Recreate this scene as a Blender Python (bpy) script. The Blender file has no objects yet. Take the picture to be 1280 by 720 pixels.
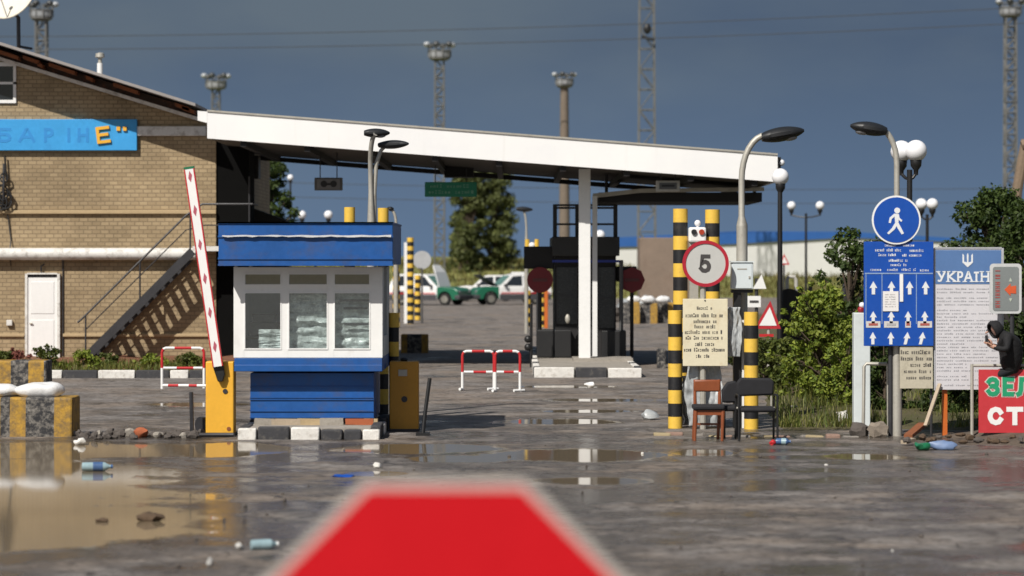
import bpy, bmesh, math, random
from mathutils import Vector, Matrix, noise
R = math.radians
rnd = random.Random(7)
F = 3200.0; H = 2.5; HY = 328.0
def X(px, Y): return (px - 640.0) * Y / F
def Z(py, Y): return H - (py - HY) * Y / F
def GY(py): return H * F / (py - HY)
scene = bpy.context.scene
COL = scene.collection

# ------------------------------------------------------------------ materials
MATS = {}
def nd(nt, t, **kw):
    n = nt.nodes.new(t)
    for k, v in kw.items(): setattr(n, k, v)
    return n
def new_mat(name):
    m = bpy.data.materials.new(name); m.use_nodes = True
    nt = m.node_tree
    return m, nt, nt.nodes['Principled BSDF']
def mixcol(nt, fac, a, b, mode='MIX'):
    n = nd(nt, 'ShaderNodeMix', data_type='RGBA', blend_type=mode)
    for s, v in ((n.inputs[0], fac), (n.inputs[6], a), (n.inputs[7], b)):
        if hasattr(v, 'links'): nt.links.new(v, s)
        elif isinstance(v, (int, float)): s.default_value = v
        else: s.default_value = (*v, 1)
    return n.outputs[2]
def math_(nt, op, a, b=None, c=None, clamp=False):
    n = nd(nt, 'ShaderNodeMath', operation=op, use_clamp=clamp)
    for i, v in enumerate((a, b, c)):
        if v is None: continue
        if hasattr(v, 'links'): nt.links.new(v, n.inputs[i])
        else: n.inputs[i].default_value = v
    return n.outputs[0]
def noise_(nt, vec, scale, detail=4, rough=.6):
    n = nd(nt, 'ShaderNodeTexNoise')
    n.inputs['Scale'].default_value = scale; n.inputs['Detail'].default_value = detail; n.inputs['Roughness'].default_value = rough
    nt.links.new(vec, n.inputs['Vector'])
    return n.outputs['Fac']
def ramp(nt, fac, lo, hi):
    n = nd(nt, 'ShaderNodeMapRange'); n.inputs[1].default_value = lo; n.inputs[2].default_value = hi
    nt.links.new(fac, n.inputs[0]); return n.outputs[0]
def M(name, col, rough=.55, var=.18, scale=2.5, metal=0., dirt=None, dirt_amt=.35, bump=0., bscale=30, spec=.5):
    """painted / plain surface with blotchy tone variation, grime patches and optional bump"""
    if name in MATS: return MATS[name]
    m, nt, p = new_mat(name)
    tc = nd(nt, 'ShaderNodeTexCoord').outputs['Object']
    n1 = noise_(nt, tc, scale, 5, .65)
    n2 = noise_(nt, tc, scale * 9, 3, .6)
    f = math_(nt, 'ADD', math_(nt, 'MULTIPLY', n1, .65), math_(nt, 'MULTIPLY', n2, .35))
    f = ramp(nt, f, .3, .7)
    lo = tuple(c * (1 - var) for c in col); hi = tuple(min(1, c * (1 + var * .6)) for c in col)
    c = mixcol(nt, f, lo, hi)
    if dirt:
        n3 = noise_(nt, tc, scale * 1.7, 8, .72)
        d = ramp(nt, n3, .62 - dirt_amt * .3, .72)
        c = mixcol(nt, math_(nt, 'MULTIPLY', d, min(1, dirt_amt * 2)), c, dirt)
    nt.links.new(c, p.inputs['Base Color'])
    rr = nd(nt, 'ShaderNodeMapRange'); rr.inputs[3].default_value = max(.02, rough - .1); rr.inputs[4].default_value = min(1, rough + .12)
    nt.links.new(n2, rr.inputs[0]); nt.links.new(rr.outputs[0], p.inputs['Roughness'])
    p.inputs['Metallic'].default_value = metal
    p.inputs['Specular IOR Level'].default_value = spec
    if bump:
        b = nd(nt, 'ShaderNodeBump'); b.inputs['Strength'].default_value = bump; b.inputs['Distance'].default_value = .02
        nt.links.new(noise_(nt, tc, bscale, 5, .65), b.inputs['Height']); nt.links.new(b.outputs[0], p.inputs['Normal'])
    MATS[name] = m
    return m

DIRT = (.09, .07, .05)
white = M('white_paint', (.80, .80, .79), .45, .06, 1.5, dirt=(.42, .38, .33), dirt_amt=.12)
white_worn = M('worn_white_paint', (.70, .69, .66), .6, .15, 3, dirt=(.2, .17, .14), dirt_amt=.4, bump=.3)
yellow = M('yellow_paint', (.80, .42, .035), .5, .12, 2, dirt=(.35, .2, .05), dirt_amt=.2)
yellow_post = M('post_yellow', (.78, .50, .07), .5, .14, 3, dirt=(.3, .2, .07), dirt_amt=.25)
yellow_block = M('block_yellow', (.46, .26, .03), .7, .3, 5, dirt=(.09, .07, .05), dirt_amt=.75, bump=.4)
black_paint = M('black_paint', (.014, .014, .016), .5, .3, 3, dirt=(.05, .045, .04), dirt_amt=.3)
black_block = M('block_black', (.022, .022, .025), .75, .3, 6, dirt=(.34, .31, .27), dirt_amt=.55, bump=.4)
red = M('red_paint', (.50, .02, .025), .45, .12, 3, dirt=(.2, .05, .04), dirt_amt=.2)
dark_red = M('dark_red_paint', (.28, .012, .018), .5, .2, 3)
blue = M('booth_blue', (.005, .082, .31), .48, .22, 1.3, dirt=(.05, .07, .15), dirt_amt=.4)
sign_blue = M('sign_blue', (.006, .07, .38), .4, .1, 2)
lightblue = M('faded_blue_board', (.035, .32, .70), .5, .15, 1.2, dirt=(.02, .2, .5), dirt_amt=.25)
ghost_blue = M('ghost_letter_blue', (.025, .25, .62), .55, .15, 4)
grey_metal = M('galvanised_steel', (.45, .43, .38), .5, .15, 3, metal=.3, dirt=(.2, .16, .12), dirt_amt=.25)
dark_metal = M('dark_steel', (.045, .045, .05), .5, .3, 4, metal=.3)
black_metal = M('black_iron', (.012, .012, .013), .45, .3, 4)
shadow_dark = M('canopy_shade_dark', (.013, .012, .013), .7, .3, 2)  # near-black, so the shade under the canopy is in the colour
concrete = M('concrete', (.33, .30, .26), .85, .22, 2, dirt=(.14, .12, .1), dirt_amt=.35, bump=.5)
mast_conc = M('mast_concrete', (.115, .115, .115), .85, .15, .6)
mast_steel = M('mast_steel', (.145, .145, .14), .7, .2, 2)
rust = M('rusty_wood', (.26, .085, .03), .8, .3, 5, dirt=(.06, .03, .02), dirt_amt=.4)
wood = M('chair_wood', (.24, .065, .022), .4, .25, 6)
plank_wood = M('weathered_wood', (.42, .34, .25), .8, .25, 5)
orange = M('orange_paint', (.55, .13, .02), .5, .15, 5)
fabric = M('black_fabric', (.014, .014, .017), .85, .3, 8)
cream = M('cream_board', (.70, .64, .47), .55, .1, 2, dirt=(.5, .36, .18), dirt_amt=.3)
ink = M('printed_ink', (.055, .05, .05), .6, .2, 8)
ink_grey = M('faded_print', (.42, .41, .42), .6, .15, 8)
ink_white = M('white_print', (.72, .74, .76), .6, .12, 8)
paper = M('paper', (.76, .74, .73), .6, .05, 2)
green_sign = M('green_sign', (.02, .30, .19), .45, .15, 3)
green_car = M('green_car_paint', (.012, .13, .07), .3, .1, 2)
white_car = M('white_car_paint', (.78, .78, .77), .28, .05, 2)
tyre = M('tyre_rubber', (.015, .015, .015), .85, .2, 6)
car_glass = M('car_glass', (.02, .025, .03), .08, .1, 1)
tarp = M('grey_tarpaulin', (.40, .42, .43), .35, .3, 4, dirt=(.22, .22, .22), dirt_amt=.4)
sack = M('white_sack', (.74, .74, .74), .6, .1, 4, dirt=(.35, .33, .3), dirt_amt=.25, bump=.5, bscale=14)
soil = M('soil', (.10, .065, .04), .95, .35, 3, bump=.8, bscale=18)
redsoil = M('red_bed_soil', (.20, .085, .045), .95, .35, 3, bump=.8, bscale=18)
skin_m = M('skin', (.42, .22, .15), .5, .1, 10)
jacket = M('black_jacket', (.007, .007, .0085), .8, .4, 8, bump=1.0, bscale=11)
rubble_m = M('rubble', (.10, .085, .075), .9, .35, 5, bump=.5)
brick_red = M('broken_brick', (.36, .10, .04), .9, .2, 8)
globe_m = M('white_globe', (.82, .82, .84), .25, .03, 2)
box_white = M('electric_box_paint', (.62, .68, .70), .4, .06, 3)
disc_red = M('disc_red', (.17, .006, .012), .5, .2, 4)
brown_panel = M('brown_trailer_side', (.22, .165, .125), .7, .18, .8, dirt=(.15, .10, .07), dirt_amt=.3)
dish_m = M('dish_cream', (.72, .68, .58), .5, .1, 2, dirt=(.5, .42, .3), dirt_amt=.25)
grey_board = M('grey_sign_face', (.20, .22, .22), .5, .12, 4)
sign_red = M('red_sign_face', (.53, .004, .010), .6, .06, 1.5, spec=.2)
sign_edge = M('sign_white_edge', (.50, .46, .42), .5, .06, 2)
roof_sheet = M('roof_sheet', (.30, .28, .27), .7, .15, 2)
ware_white = M('warehouse_wall', (.62, .62, .61), .7, .08, .2)
ware_blue = M('warehouse_roof', (.02, .10, .34), .5, .08, .1)
lamp_glass = M('lamp_glass', (.25, .25, .26), .15, .1, 5)
plastic_blue = M('blue_plastic', (.06, .12, .26), .3, .2, 9)
plastic_green = M('green_plastic', (.015, .16, .07), .35, .2, 9)
green_text = M('green_lettering', (.015, .30, .14), .5, .1, 5)
info_blue = M('info_header_blue', (.09, .18, .38), .5, .1, 3)

def brick_mat():
    m, nt, p = new_mat('buff_brick')
    tc = nd(nt, 'ShaderNodeTexCoord').outputs['Object']
    sx = nd(nt, 'ShaderNodeSeparateXYZ'); nt.links.new(tc, sx.inputs[0])
    cb = nd(nt, 'ShaderNodeCombineXYZ'); nt.links.new(math_(nt, 'ADD', sx.outputs[0], sx.outputs[1]), cb.inputs[0]); nt.links.new(sx.outputs[2], cb.inputs[1])
    b = nd(nt, 'ShaderNodeTexBrick')
    b.inputs['Scale'].default_value = 1; b.inputs['Brick Width'].default_value = .21; b.inputs['Row Height'].default_value = .10
    b.inputs['Mortar Size'].default_value = .014; b.inputs['Mortar Smooth'].default_value = .3
    b.inputs['Color1'].default_value = (.42, .325, .20, 1); b.inputs['Color2'].default_value = (.33, .25, .15, 1); b.inputs['Mortar'].default_value = (.255, .195, .12, 1)
    nt.links.new(cb.outputs[0], b.inputs['Vector'])
    n1 = noise_(nt, tc, .6, 6, .65)
    c = mixcol(nt, ramp(nt, n1, .35, .7), (.70, .68, .65), (1.1, 1.08, 1.05))
    c = mixcol(nt, 1.0, b.outputs['Color'], c, 'MULTIPLY')
    n2 = noise_(nt, tc, 3.2, 8, .75)
    c = mixcol(nt, math_(nt, 'MULTIPLY', ramp(nt, n2, .60, .70), .6), c, (.16, .11, .07))
    nt.links.new(c, p.inputs['Base Color']); p.inputs['Roughness'].default_value = .85
    bp = nd(nt, 'ShaderNodeBump'); bp.inputs['Strength'].default_value = .5; bp.inputs['Distance'].default_value = .01; bp.invert = True
    nt.links.new(b.outputs['Fac'], bp.inputs['Height']); nt.links.new(bp.outputs[0], p.inputs['Normal'])
    return m
brick = brick_mat()
brick_ledge = M('ledge_brick', (.44, .33, .19), .85, .15, 6, bump=.3)

def leaf_mat(name, c1, c2):
    m, nt, p = new_mat(name)
    g = nd(nt, 'ShaderNodeNewGeometry')
    c = mixcol(nt, g.outputs['Random Per Island'], c1, c2)
    tc = nd(nt, 'ShaderNodeTexCoord').outputs['Object']
    c = mixcol(nt, 1.0, c, mixcol(nt, ramp(nt, noise_(nt, tc, .9, 3), .35, .65), (.62, .62, .6), (1.25, 1.25, 1.1)), 'MULTIPLY')
    nt.links.new(c, p.inputs['Base Color']); p.inputs['Roughness'].default_value = .55
    p.inputs['Specular IOR Level'].default_value = .3
    tr = nd(nt, 'ShaderNodeBsdfTranslucent'); nt.links.new(c, tr.inputs[0])
    mx = nd(nt, 'ShaderNodeMixShader'); mx.inputs[0].default_value = .3
    nt.links.new(p.outputs[0], mx.inputs[1]); nt.links.new(tr.outputs[0], mx.inputs[2])
    nt.links.new(mx.outputs[0], nt.nodes['Material Output'].inputs[0])
    return m
leaf_dark = leaf_mat('leaf_dark', (.028, .052, .014), (.075, .11, .026))
leaf_bright = leaf_mat('leaf_bright', (.11, .17, .022), (.32, .37, .06))
leaf_mid = leaf_mat('leaf_mid', (.06, .09, .018), (.15, .17, .04))
leaf_dry = leaf_mat('leaf_dry', (.10, .10, .03), (.22, .18, .07))
leaf_poplar = leaf_mat('leaf_poplar', (.075, .095, .035), (.18, .20, .075))
bark = M('bark', (.09, .065, .045), .95, .3, 5, bump=.6)
grass_m = leaf_mat('grass_blade', (.07, .11, .02), (.20, .19, .06))

def glass_mat(name='window_glass', tint=(.93, .96, .96)):
    m, nt, p = new_mat(name)
    nt.nodes.remove(p)
    t = nd(nt, 'ShaderNodeBsdfTransparent'); t.inputs[0].default_value = (*tint, 1)
    g = nd(nt, 'ShaderNodeBsdfGlossy'); g.inputs['Roughness'].default_value = .03
    g.inputs['Color'].default_value = (.9, .95, .95, 1)
    fr = nd(nt, 'ShaderNodeLayerWeight')
    mx = nd(nt, 'ShaderNodeMixShader')
    nt.links.new(math_(nt, 'ADD', math_(nt, 'MULTIPLY', math_(nt, 'POWER', fr.outputs['Facing'], 4.0), .8), .12), mx.inputs[0]); nt.links.new(t.outputs[0], mx.inputs[1]); nt.links.new(g.outputs[0], mx.inputs[2])
    nt.links.new(mx.outputs[0], nt.nodes['Material Output'].inputs[0])
    return m
glass = glass_mat()

# ------------------------------------------------------------------ mesh builder
WL = {}
def wl(o): return WL.get(o.name, Vector((0, 0, 0))) if o else Vector((0, 0, 0))
class MB:
    def __init__(s): s.v = []; s.f = []; s.m = []
    def _add(s, vs, fs, mi=0):
        b = len(s.v); s.v += [tuple(v) for v in vs]
        for f in fs: s.f.append(tuple(i + b for i in f)); s.m.append(mi)
        return s
    def box(s, x0, x1, y0, y1, z0, z1, mi=0):
        vs = [(x, y, z) for z in (z0, z1) for y in (y0, y1) for x in (x0, x1)]
        return s._add(vs, [(0, 2, 3, 1), (4, 5, 7, 6), (0, 1, 5, 4), (2, 6, 7, 3), (0, 4, 6, 2), (1, 3, 7, 5)], mi)
    def bar(s, p, q, w, h, mi=0, up=(0, 0, 1)):
        p = Vector(p); q = Vector(q); d = (q - p).normalized(); u = Vector(up)
        if abs(d.dot(u)) > .98: u = Vector((0, 1, 0))
        a = d.cross(u).normalized(); b = a.cross(d).normalized()
        vs = [c + a * i * w / 2 + b * j * h / 2 for c in (p, q) for i, j in ((-1, -1), (1, -1), (1, 1), (-1, 1))]
        return s._add(vs, [(0, 1, 2, 3), (7, 6, 5, 4), (0, 4, 5, 1), (1, 5, 6, 2), (2, 6, 7, 3), (3, 7, 4, 0)], mi)
    def tube(s, pts, r, n=10, mi=0, mis=None):
        pts = [Vector(p) for p in pts]; k = len(pts)
        rs = r if isinstance(r, (list, tuple)) else [r] * k
        vs = []; prev = None
        for i, p in enumerate(pts):
            d = (pts[min(i + 1, k - 1)] - pts[max(i - 1, 0)])
            d = d.normalized() if d.length > 1e-9 else Vector((0, 0, 1))
            if prev is None:
                u = Vector((0, 1, 0)) if abs(d.y) < .9 else Vector((1, 0, 0))
            else: u = prev
            a = d.cross(u).normalized(); b = a.cross(d).normalized(); prev = b
            for j in range(n):
                t = 2 * math.pi * j / n
                vs.append(p + a * math.cos(t) * rs[i] + b * math.sin(t) * rs[i])
        b0 = len(s.v)
        s.v += [tuple(v) for v in vs]
        for i in range(k - 1):
            for j in range(n):
                j2 = (j + 1) % n
                s.f.append((b0 + i * n + j, b0 + i * n + j2, b0 + (i + 1) * n + j2, b0 + (i + 1) * n + j)); s.m.append(mis[i] if mis else mi)
        s.f.append(tuple(b0 + j for j in reversed(range(n)))); s.m.append(mis[0] if mis else mi)
        s.f.append(tuple(b0 + (k - 1) * n + j for j in range(n))); s.m.append(mis[-1] if mis else mi)
        return s
    def lathe(s, cx, cy, prof, n=20, mi=0):
        return s.tube([(cx, cy, z) for r, z in prof], [max(r, .0005) for r, z in prof], n, mi)
    def prism(s, poly, y0, y1, mi=0, side=None):
        k = len(poly)
        vs = [(x, y0, z) for x, z in poly] + [(x, y1, z) for x, z in poly]
        side = mi if side is None else side
        s._add(vs, [tuple(range(k)), tuple(range(2 * k - 1, k - 1, -1))], mi)
        b = len(s.v) - 2 * k
        for i in range(k):
            j = (i + 1) % k
            s.f.append((b + i, b + k + i, b + k + j, b + j)); s.m.append(side)
        return s
    def disc(s, cx, cz, r, y0, y1, n=40, mi=0, ry=None):
        return s.prism([(cx + r * math.cos(2 * math.pi * i / n), cz + (ry or r) * math.sin(2 * math.pi * i / n)) for i in range(n)], y0, y1, mi)
    def ring(s, cx, cz, r0, r1, y0, y1, n=40, mi=0):
        vs = []
        for y in (y0, y1):
            for r in (r0, r1):
                vs += [(cx + r * math.cos(2 * math.pi * i / n), y, cz + r * math.sin(2 * math.pi * i / n)) for i in range(n)]
        fs = []
        for i in range(n):
            j = (i + 1) % n
            fs += [(i, j, n + j, n + i), (2 * n + i, 3 * n + i, 3 * n + j, 2 * n + j), (n + i, n + j, 3 * n + j, 3 * n + i), (i, 2 * n + i, 2 * n + j, j)]
        return s._add(vs, fs, mi)
    def ball(s, c, r, n=16, m=10, mi=0, sc=(1, 1, 1)):
        vs = [(c[0], c[1], c[2] - r * sc[2])]
        for i in range(1, m):
            t = math.pi * i / m - math.pi / 2
            for j in range(n):
                a = 2 * math.pi * j / n
                vs.append((c[0] + r * sc[0] * math.cos(t) * math.cos(a), c[1] + r * sc[1] * math.cos(t) * math.sin(a), c[2] + r * sc[2] * math.sin(t)))
        vs.append((c[0], c[1], c[2] + r * sc[2])); L = len(vs) - 1
        fs = []
        for j in range(n):
            j2 = (j + 1) % n
            fs.append((0, 1 + j2, 1 + j)); fs.append((L, L - n + j, L - n + j2))
            for i in range(m - 2): fs.append((1 + i * n + j, 1 + i * n + j2, 1 + (i + 1) * n + j2, 1 + (i + 1) * n + j))
        return s._add(vs, fs, mi)
    def quad(s, a, b, c, d, mi=0): return s._add([a, b, c, d], [(0, 1, 2, 3)], mi)
    def jitter(s, amt, sc=3, seed=0):
        s.v = [tuple(Vector(v) + noise.noise_vector(Vector(v) * sc + Vector((seed, seed, seed))) * amt) for v in s.v]; return s
    def rotz(s, c, a):
        ca, sa = math.cos(a), math.sin(a)
        s.v = [(c[0] + (x - c[0]) * ca - (y - c[1]) * sa, c[1] + (x - c[0]) * sa + (y - c[1]) * ca, z) for x, y, z in s.v]; return s
    def build(s, name, mats, parent=None, smooth=True, bevel=0, sub=0, ang=35, norm=True, origin=None):
        me = bpy.data.meshes.new(name)
        if origin is None:
            xs, ys, zs = zip(*s.v)
            origin = Vector(((min(xs) + max(xs)) / 2, (min(ys) + max(ys)) / 2, min(zs)))
        else: origin = Vector(origin)
        me.from_pydata([tuple(Vector(v) - origin) for v in s.v], [], s.f)
        if not isinstance(mats, (list, tuple)): mats = [mats]
        for m in mats: me.materials.append(m)
        me.polygons.foreach_set('material_index', s.m)
        if norm:
            bm = bmesh.new(); bm.from_mesh(me); bmesh.ops.recalc_face_normals(bm, faces=bm.faces); bm.to_mesh(me); bm.free()
        if smooth:
            me.polygons.foreach_set('use_smooth', [True] * len(me.polygons)); me.set_sharp_from_angle(angle=R(ang))
        me.update()
        o = bpy.data.objects.new(name, me); COL.objects.link(o)
        WL[o.name] = origin
        if parent: o.parent = parent; o.location = origin - wl(parent)
        else: o.location = origin
        if bevel:
            b = o.modifiers.new('bevel', 'BEVEL'); b.width = bevel; b.segments = 2; b.limit_method = 'ANGLE'; b.angle_limit = R(40)
        if sub:
            b = o.modifiers.new('sub', 'SUBSURF'); b.levels = b.render_levels = sub
        return o
def tag(o, label=None, cat=None, group=None, kind=None):
    if label: o['label'] = label
    if cat: o['category'] = cat
    if group: o['group'] = group
    if kind: o['kind'] = kind
    elif cat: o['kind'] = 'thing'
    return o
def thing(name, label, cat, loc, group=None):
    o = bpy.data.objects.new(name, None); COL.objects.link(o); o.location = loc; o.empty_display_size = .2
    WL[o.name] = Vector(loc)
    return tag(o, label, cat, group)
def copy_tree(o, parent=None):
    c = o.copy(); COL.objects.link(c); c.parent = parent
    for ch in list(o.children): copy_tree(ch, c)
    return c
def text(name, body, box, Y, mat, parent, extrude=.004, bold=0., sub=None):
    """lettering fitted to the box (left, top, right, bottom) given on the plane at depth Y"""
    cu = bpy.data.curves.new(name, 'FONT'); cu.body = body; cu.extrude = extrude; cu.offset = bold; cu.resolution_u = 4
    t = bpy.data.objects.new(name, cu); COL.objects.link(t)
    dg = bpy.context.evaluated_depsgraph_get(); me = bpy.data.meshes.new_from_object(t.evaluated_get(dg))
    bpy.data.objects.remove(t); bpy.data.curves.remove(cu)
    xs = [v.co.x for v in me.vertices]; ys = [v.co.y for v in me.vertices]
    x0, x1 = X(box[0], Y), X(box[2], Y); z1, z0 = Z(box[1], Y), Z(box[3], Y)
    kx = (x1 - x0) / (max(xs) - min(xs)); kz = (z1 - z0) / (max(ys) - min(ys))
    cx, cz = (x0 + x1) / 2, (z0 + z1) / 2
    for v in me.vertices:
        a, b, c = v.co
        v.co = ((a - min(xs)) * kx + x0 - cx, -c, (b - min(ys)) * kz + z0 - cz)
    me.materials.append(mat); me.update()
    o = bpy.data.objects.new(name, me); COL.objects.link(o); WL[o.name] = Vector((cx, Y, cz))
    o.parent = parent; o.location = Vector((cx, Y, cz)) - wl(parent)
    return o
def printlines(name, rows, Y, mat, parent, seed=1, lw=2.0, depth=.003):
    """rows of small print too fine to read: runs of letter-sized strokes; rows = (x0, x1, y, height) in picture units at depth Y"""
    r = random.Random(seed)
    for x0, x1, y, h in rows:
        x = x0; mb = MB()
        while x < x1 - 1:
            wlen = r.randint(3, 9)
            for _ in range(wlen):
                if x > x1 - 1: break
                w = lw * r.uniform(.45, .8); hh = h * r.choice((.7, .7, .75, 1, .7))
                k = r.random()
                a, b = X(x, Y), X(x + w, Y); z0 = Z(y + h / 2, Y); z1 = Z(y + h / 2 - hh, Y)
                if k < .5:
                    t = (b - a) * .42
                    mb.box(a, a + t, Y - depth, Y, z0, z1); mb.box(b - t * .8, b, Y - depth, Y, z0, z1)
                elif k < .8:
                    t = (z1 - z0) * .3
                    mb.box(a, b, Y - depth, Y, z0, z0 + t); mb.box(a, b, Y - depth, Y, z1 - t, z1)
                else: mb.box(a, b, Y - depth, Y, z0, z1)
                x += lw
            x += lw * 1.2
        mb.build('text_line', mat, parent, smooth=False, norm=False)

G = {'А': [[(0, 0), (.46, 1), (.54, 1), (1, 0)], [(.2, .34), (.8, .34)]],
     'Б': [[(.95, 1), (0, 1), (0, 0)], [(0, 0), (.7, 0), (.93, .1), (1, .28), (.93, .46), (.7, .57), (0, .57)]],
     'Р': [[(0, 0), (0, 1)], [(0, 1), (.65, 1), (.92, .9), (1, .73), (.92, .55), (.65, .44), (0, .44)]],
     'І': [[(.5, 0), (.5, 1)]], 'Н': [[(0, 0), (0, 1)], [(1, 0), (1, 1)], [(0, .5), (1, .5)]],
     'Е': [[(1, 1), (0, 1), (0, 0), (1, 0)], [(0, .52), (.85, .52)]], 'У': [[(0, 1), (.55, .34)], [(1, 1), (.55, .3), (.4, .06), (.2, 0), (.08, .04)]],
     'К': [[(0, 0), (0, 1)], [(.92, 1), (.15, .5), (1, 0)]], 'Ї': [[(.5, 0), (.5, .78)], [(.08, .95), (.25, .95)], [(.75, .95), (.92, .95)]],
     'З': [[(.03, .84), (.2, .96), (.45, 1), (.75, .96), (.93, .84), (.93, .68), (.75, .56), (.35, .53)], [(.5, .53), (.8, .48), (1, .34), (1, .18), (.8, .04), (.45, 0), (.18, .04), (0, .18)]],
     'Л': [[(0, 0), (.16, .05), (.27, .3), (.32, 1), (1, 1), (1, 0)]], 'Т': [[(0, 1), (1, 1)], [(.5, 1), (.5, 0)]],
     'С': [[(.97, .78), (.82, .94), (.52, 1), (.2, .9), (.03, .68), (0, .5), (.03, .32), (.2, .1), (.52, 0), (.82, .06), (.97, .22)]],
     '5': [[(.9, 1), (.2, 1), (.1, .5), (.3, .6), (.55, .63), (.8, .56), (.95, .4), (.97, .26), (.85, .08), (.55, 0), (.25, .02), (.03, .16)]]}
SERIF = {'У': [(0, 1), (1, 1)], 'К': [(0, 0), (0, 1), (1, 0), (.92, 1)], 'Р': [(0, 0)], 'А': [(0, 0), (1, 0)], 'Ї': [(.5, 0)], 'Н': [(0, 0), (0, 1), (1, 0), (1, 1)]}
def glyph(name, ch, box, w, Y, mat, parent, depth=.006, serif=0., tilt=0.):
    """one letter drawn as mitred strokes of width w inside the box (left, top, right, bottom) at depth Y"""
    k = Y / F; hw = w * k / 2; q = MB()
    x0, x1 = X(box[0], Y) + hw, X(box[2], Y) - hw; z1, z0 = Z(box[1], Y) - hw, Z(box[3], Y) + hw
    if x1 < x0: x0 = x1 = (x0 + x1) / 2
    st = [[(x0 + a * (x1 - x0), z0 + b * (z1 - z0)) for a, b in s_] for s_ in G[ch]]
    if serif:
        for a, b in SERIF.get(ch, []):
            cx_, cz_ = x0 + a * (x1 - x0), z0 + b * (z1 - z0) + (-.5 if b == 0 else .5) * hw
            st.append([(cx_ - serif * k, cz_), (cx_ + serif * k, cz_)])
    for i, s_ in enumerate(st):
        p = [Vector((a, b)) for a, b in s_]; n = len(p); L_ = []; R_ = []
        ww = hw if i < len(G[ch]) else hw * .5
        if i < len(G[ch]) and n == 2 and ch not in 'ЇКУ': pass
        for j in range(n):
            d0 = (p[j] - p[j - 1]).normalized() if j else (p[1] - p[0]).normalized()
            d1 = (p[j + 1] - p[j]).normalized() if j < n - 1 else d0
            t = (d0 + d1).normalized(); nn = Vector((-t.y, t.x)); sc_ = 1 / max(.45, nn.dot(Vector((-d1.y, d1.x))))
            e = p[j] - (d0 * ww if j == 0 else Vector((0, 0))) + (d0 * ww if j == n - 1 else Vector((0, 0)))
            L_.append(e + nn * ww * sc_); R_.append(e - nn * ww * sc_)
        yf = Y - depth - i * .0009; vs = [(a.x, yf, a.y) for a in L_] + [(a.x, yf, a.y) for a in R_] + [(a.x, Y, a.y) for a in L_] + [(a.x, Y, a.y) for a in R_]
        fs = []
        for j in range(n - 1):
            fs += [(j, n + j, n + j + 1, j + 1), (j, j + 1, 2 * n + j + 1, 2 * n + j), (n + j, 3 * n + j, 3 * n + j + 1, n + j + 1)]
        fs += [(0, 2 * n, 3 * n, n), (n - 1, 2 * n - 1, 4 * n - 1, 3 * n - 1)]
        q._add(vs, fs)
    o = q.build(name, mat, parent, smooth=False, norm=True)
    if tilt: o.rotation_euler = (0, tilt, 0)
    return o

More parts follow.
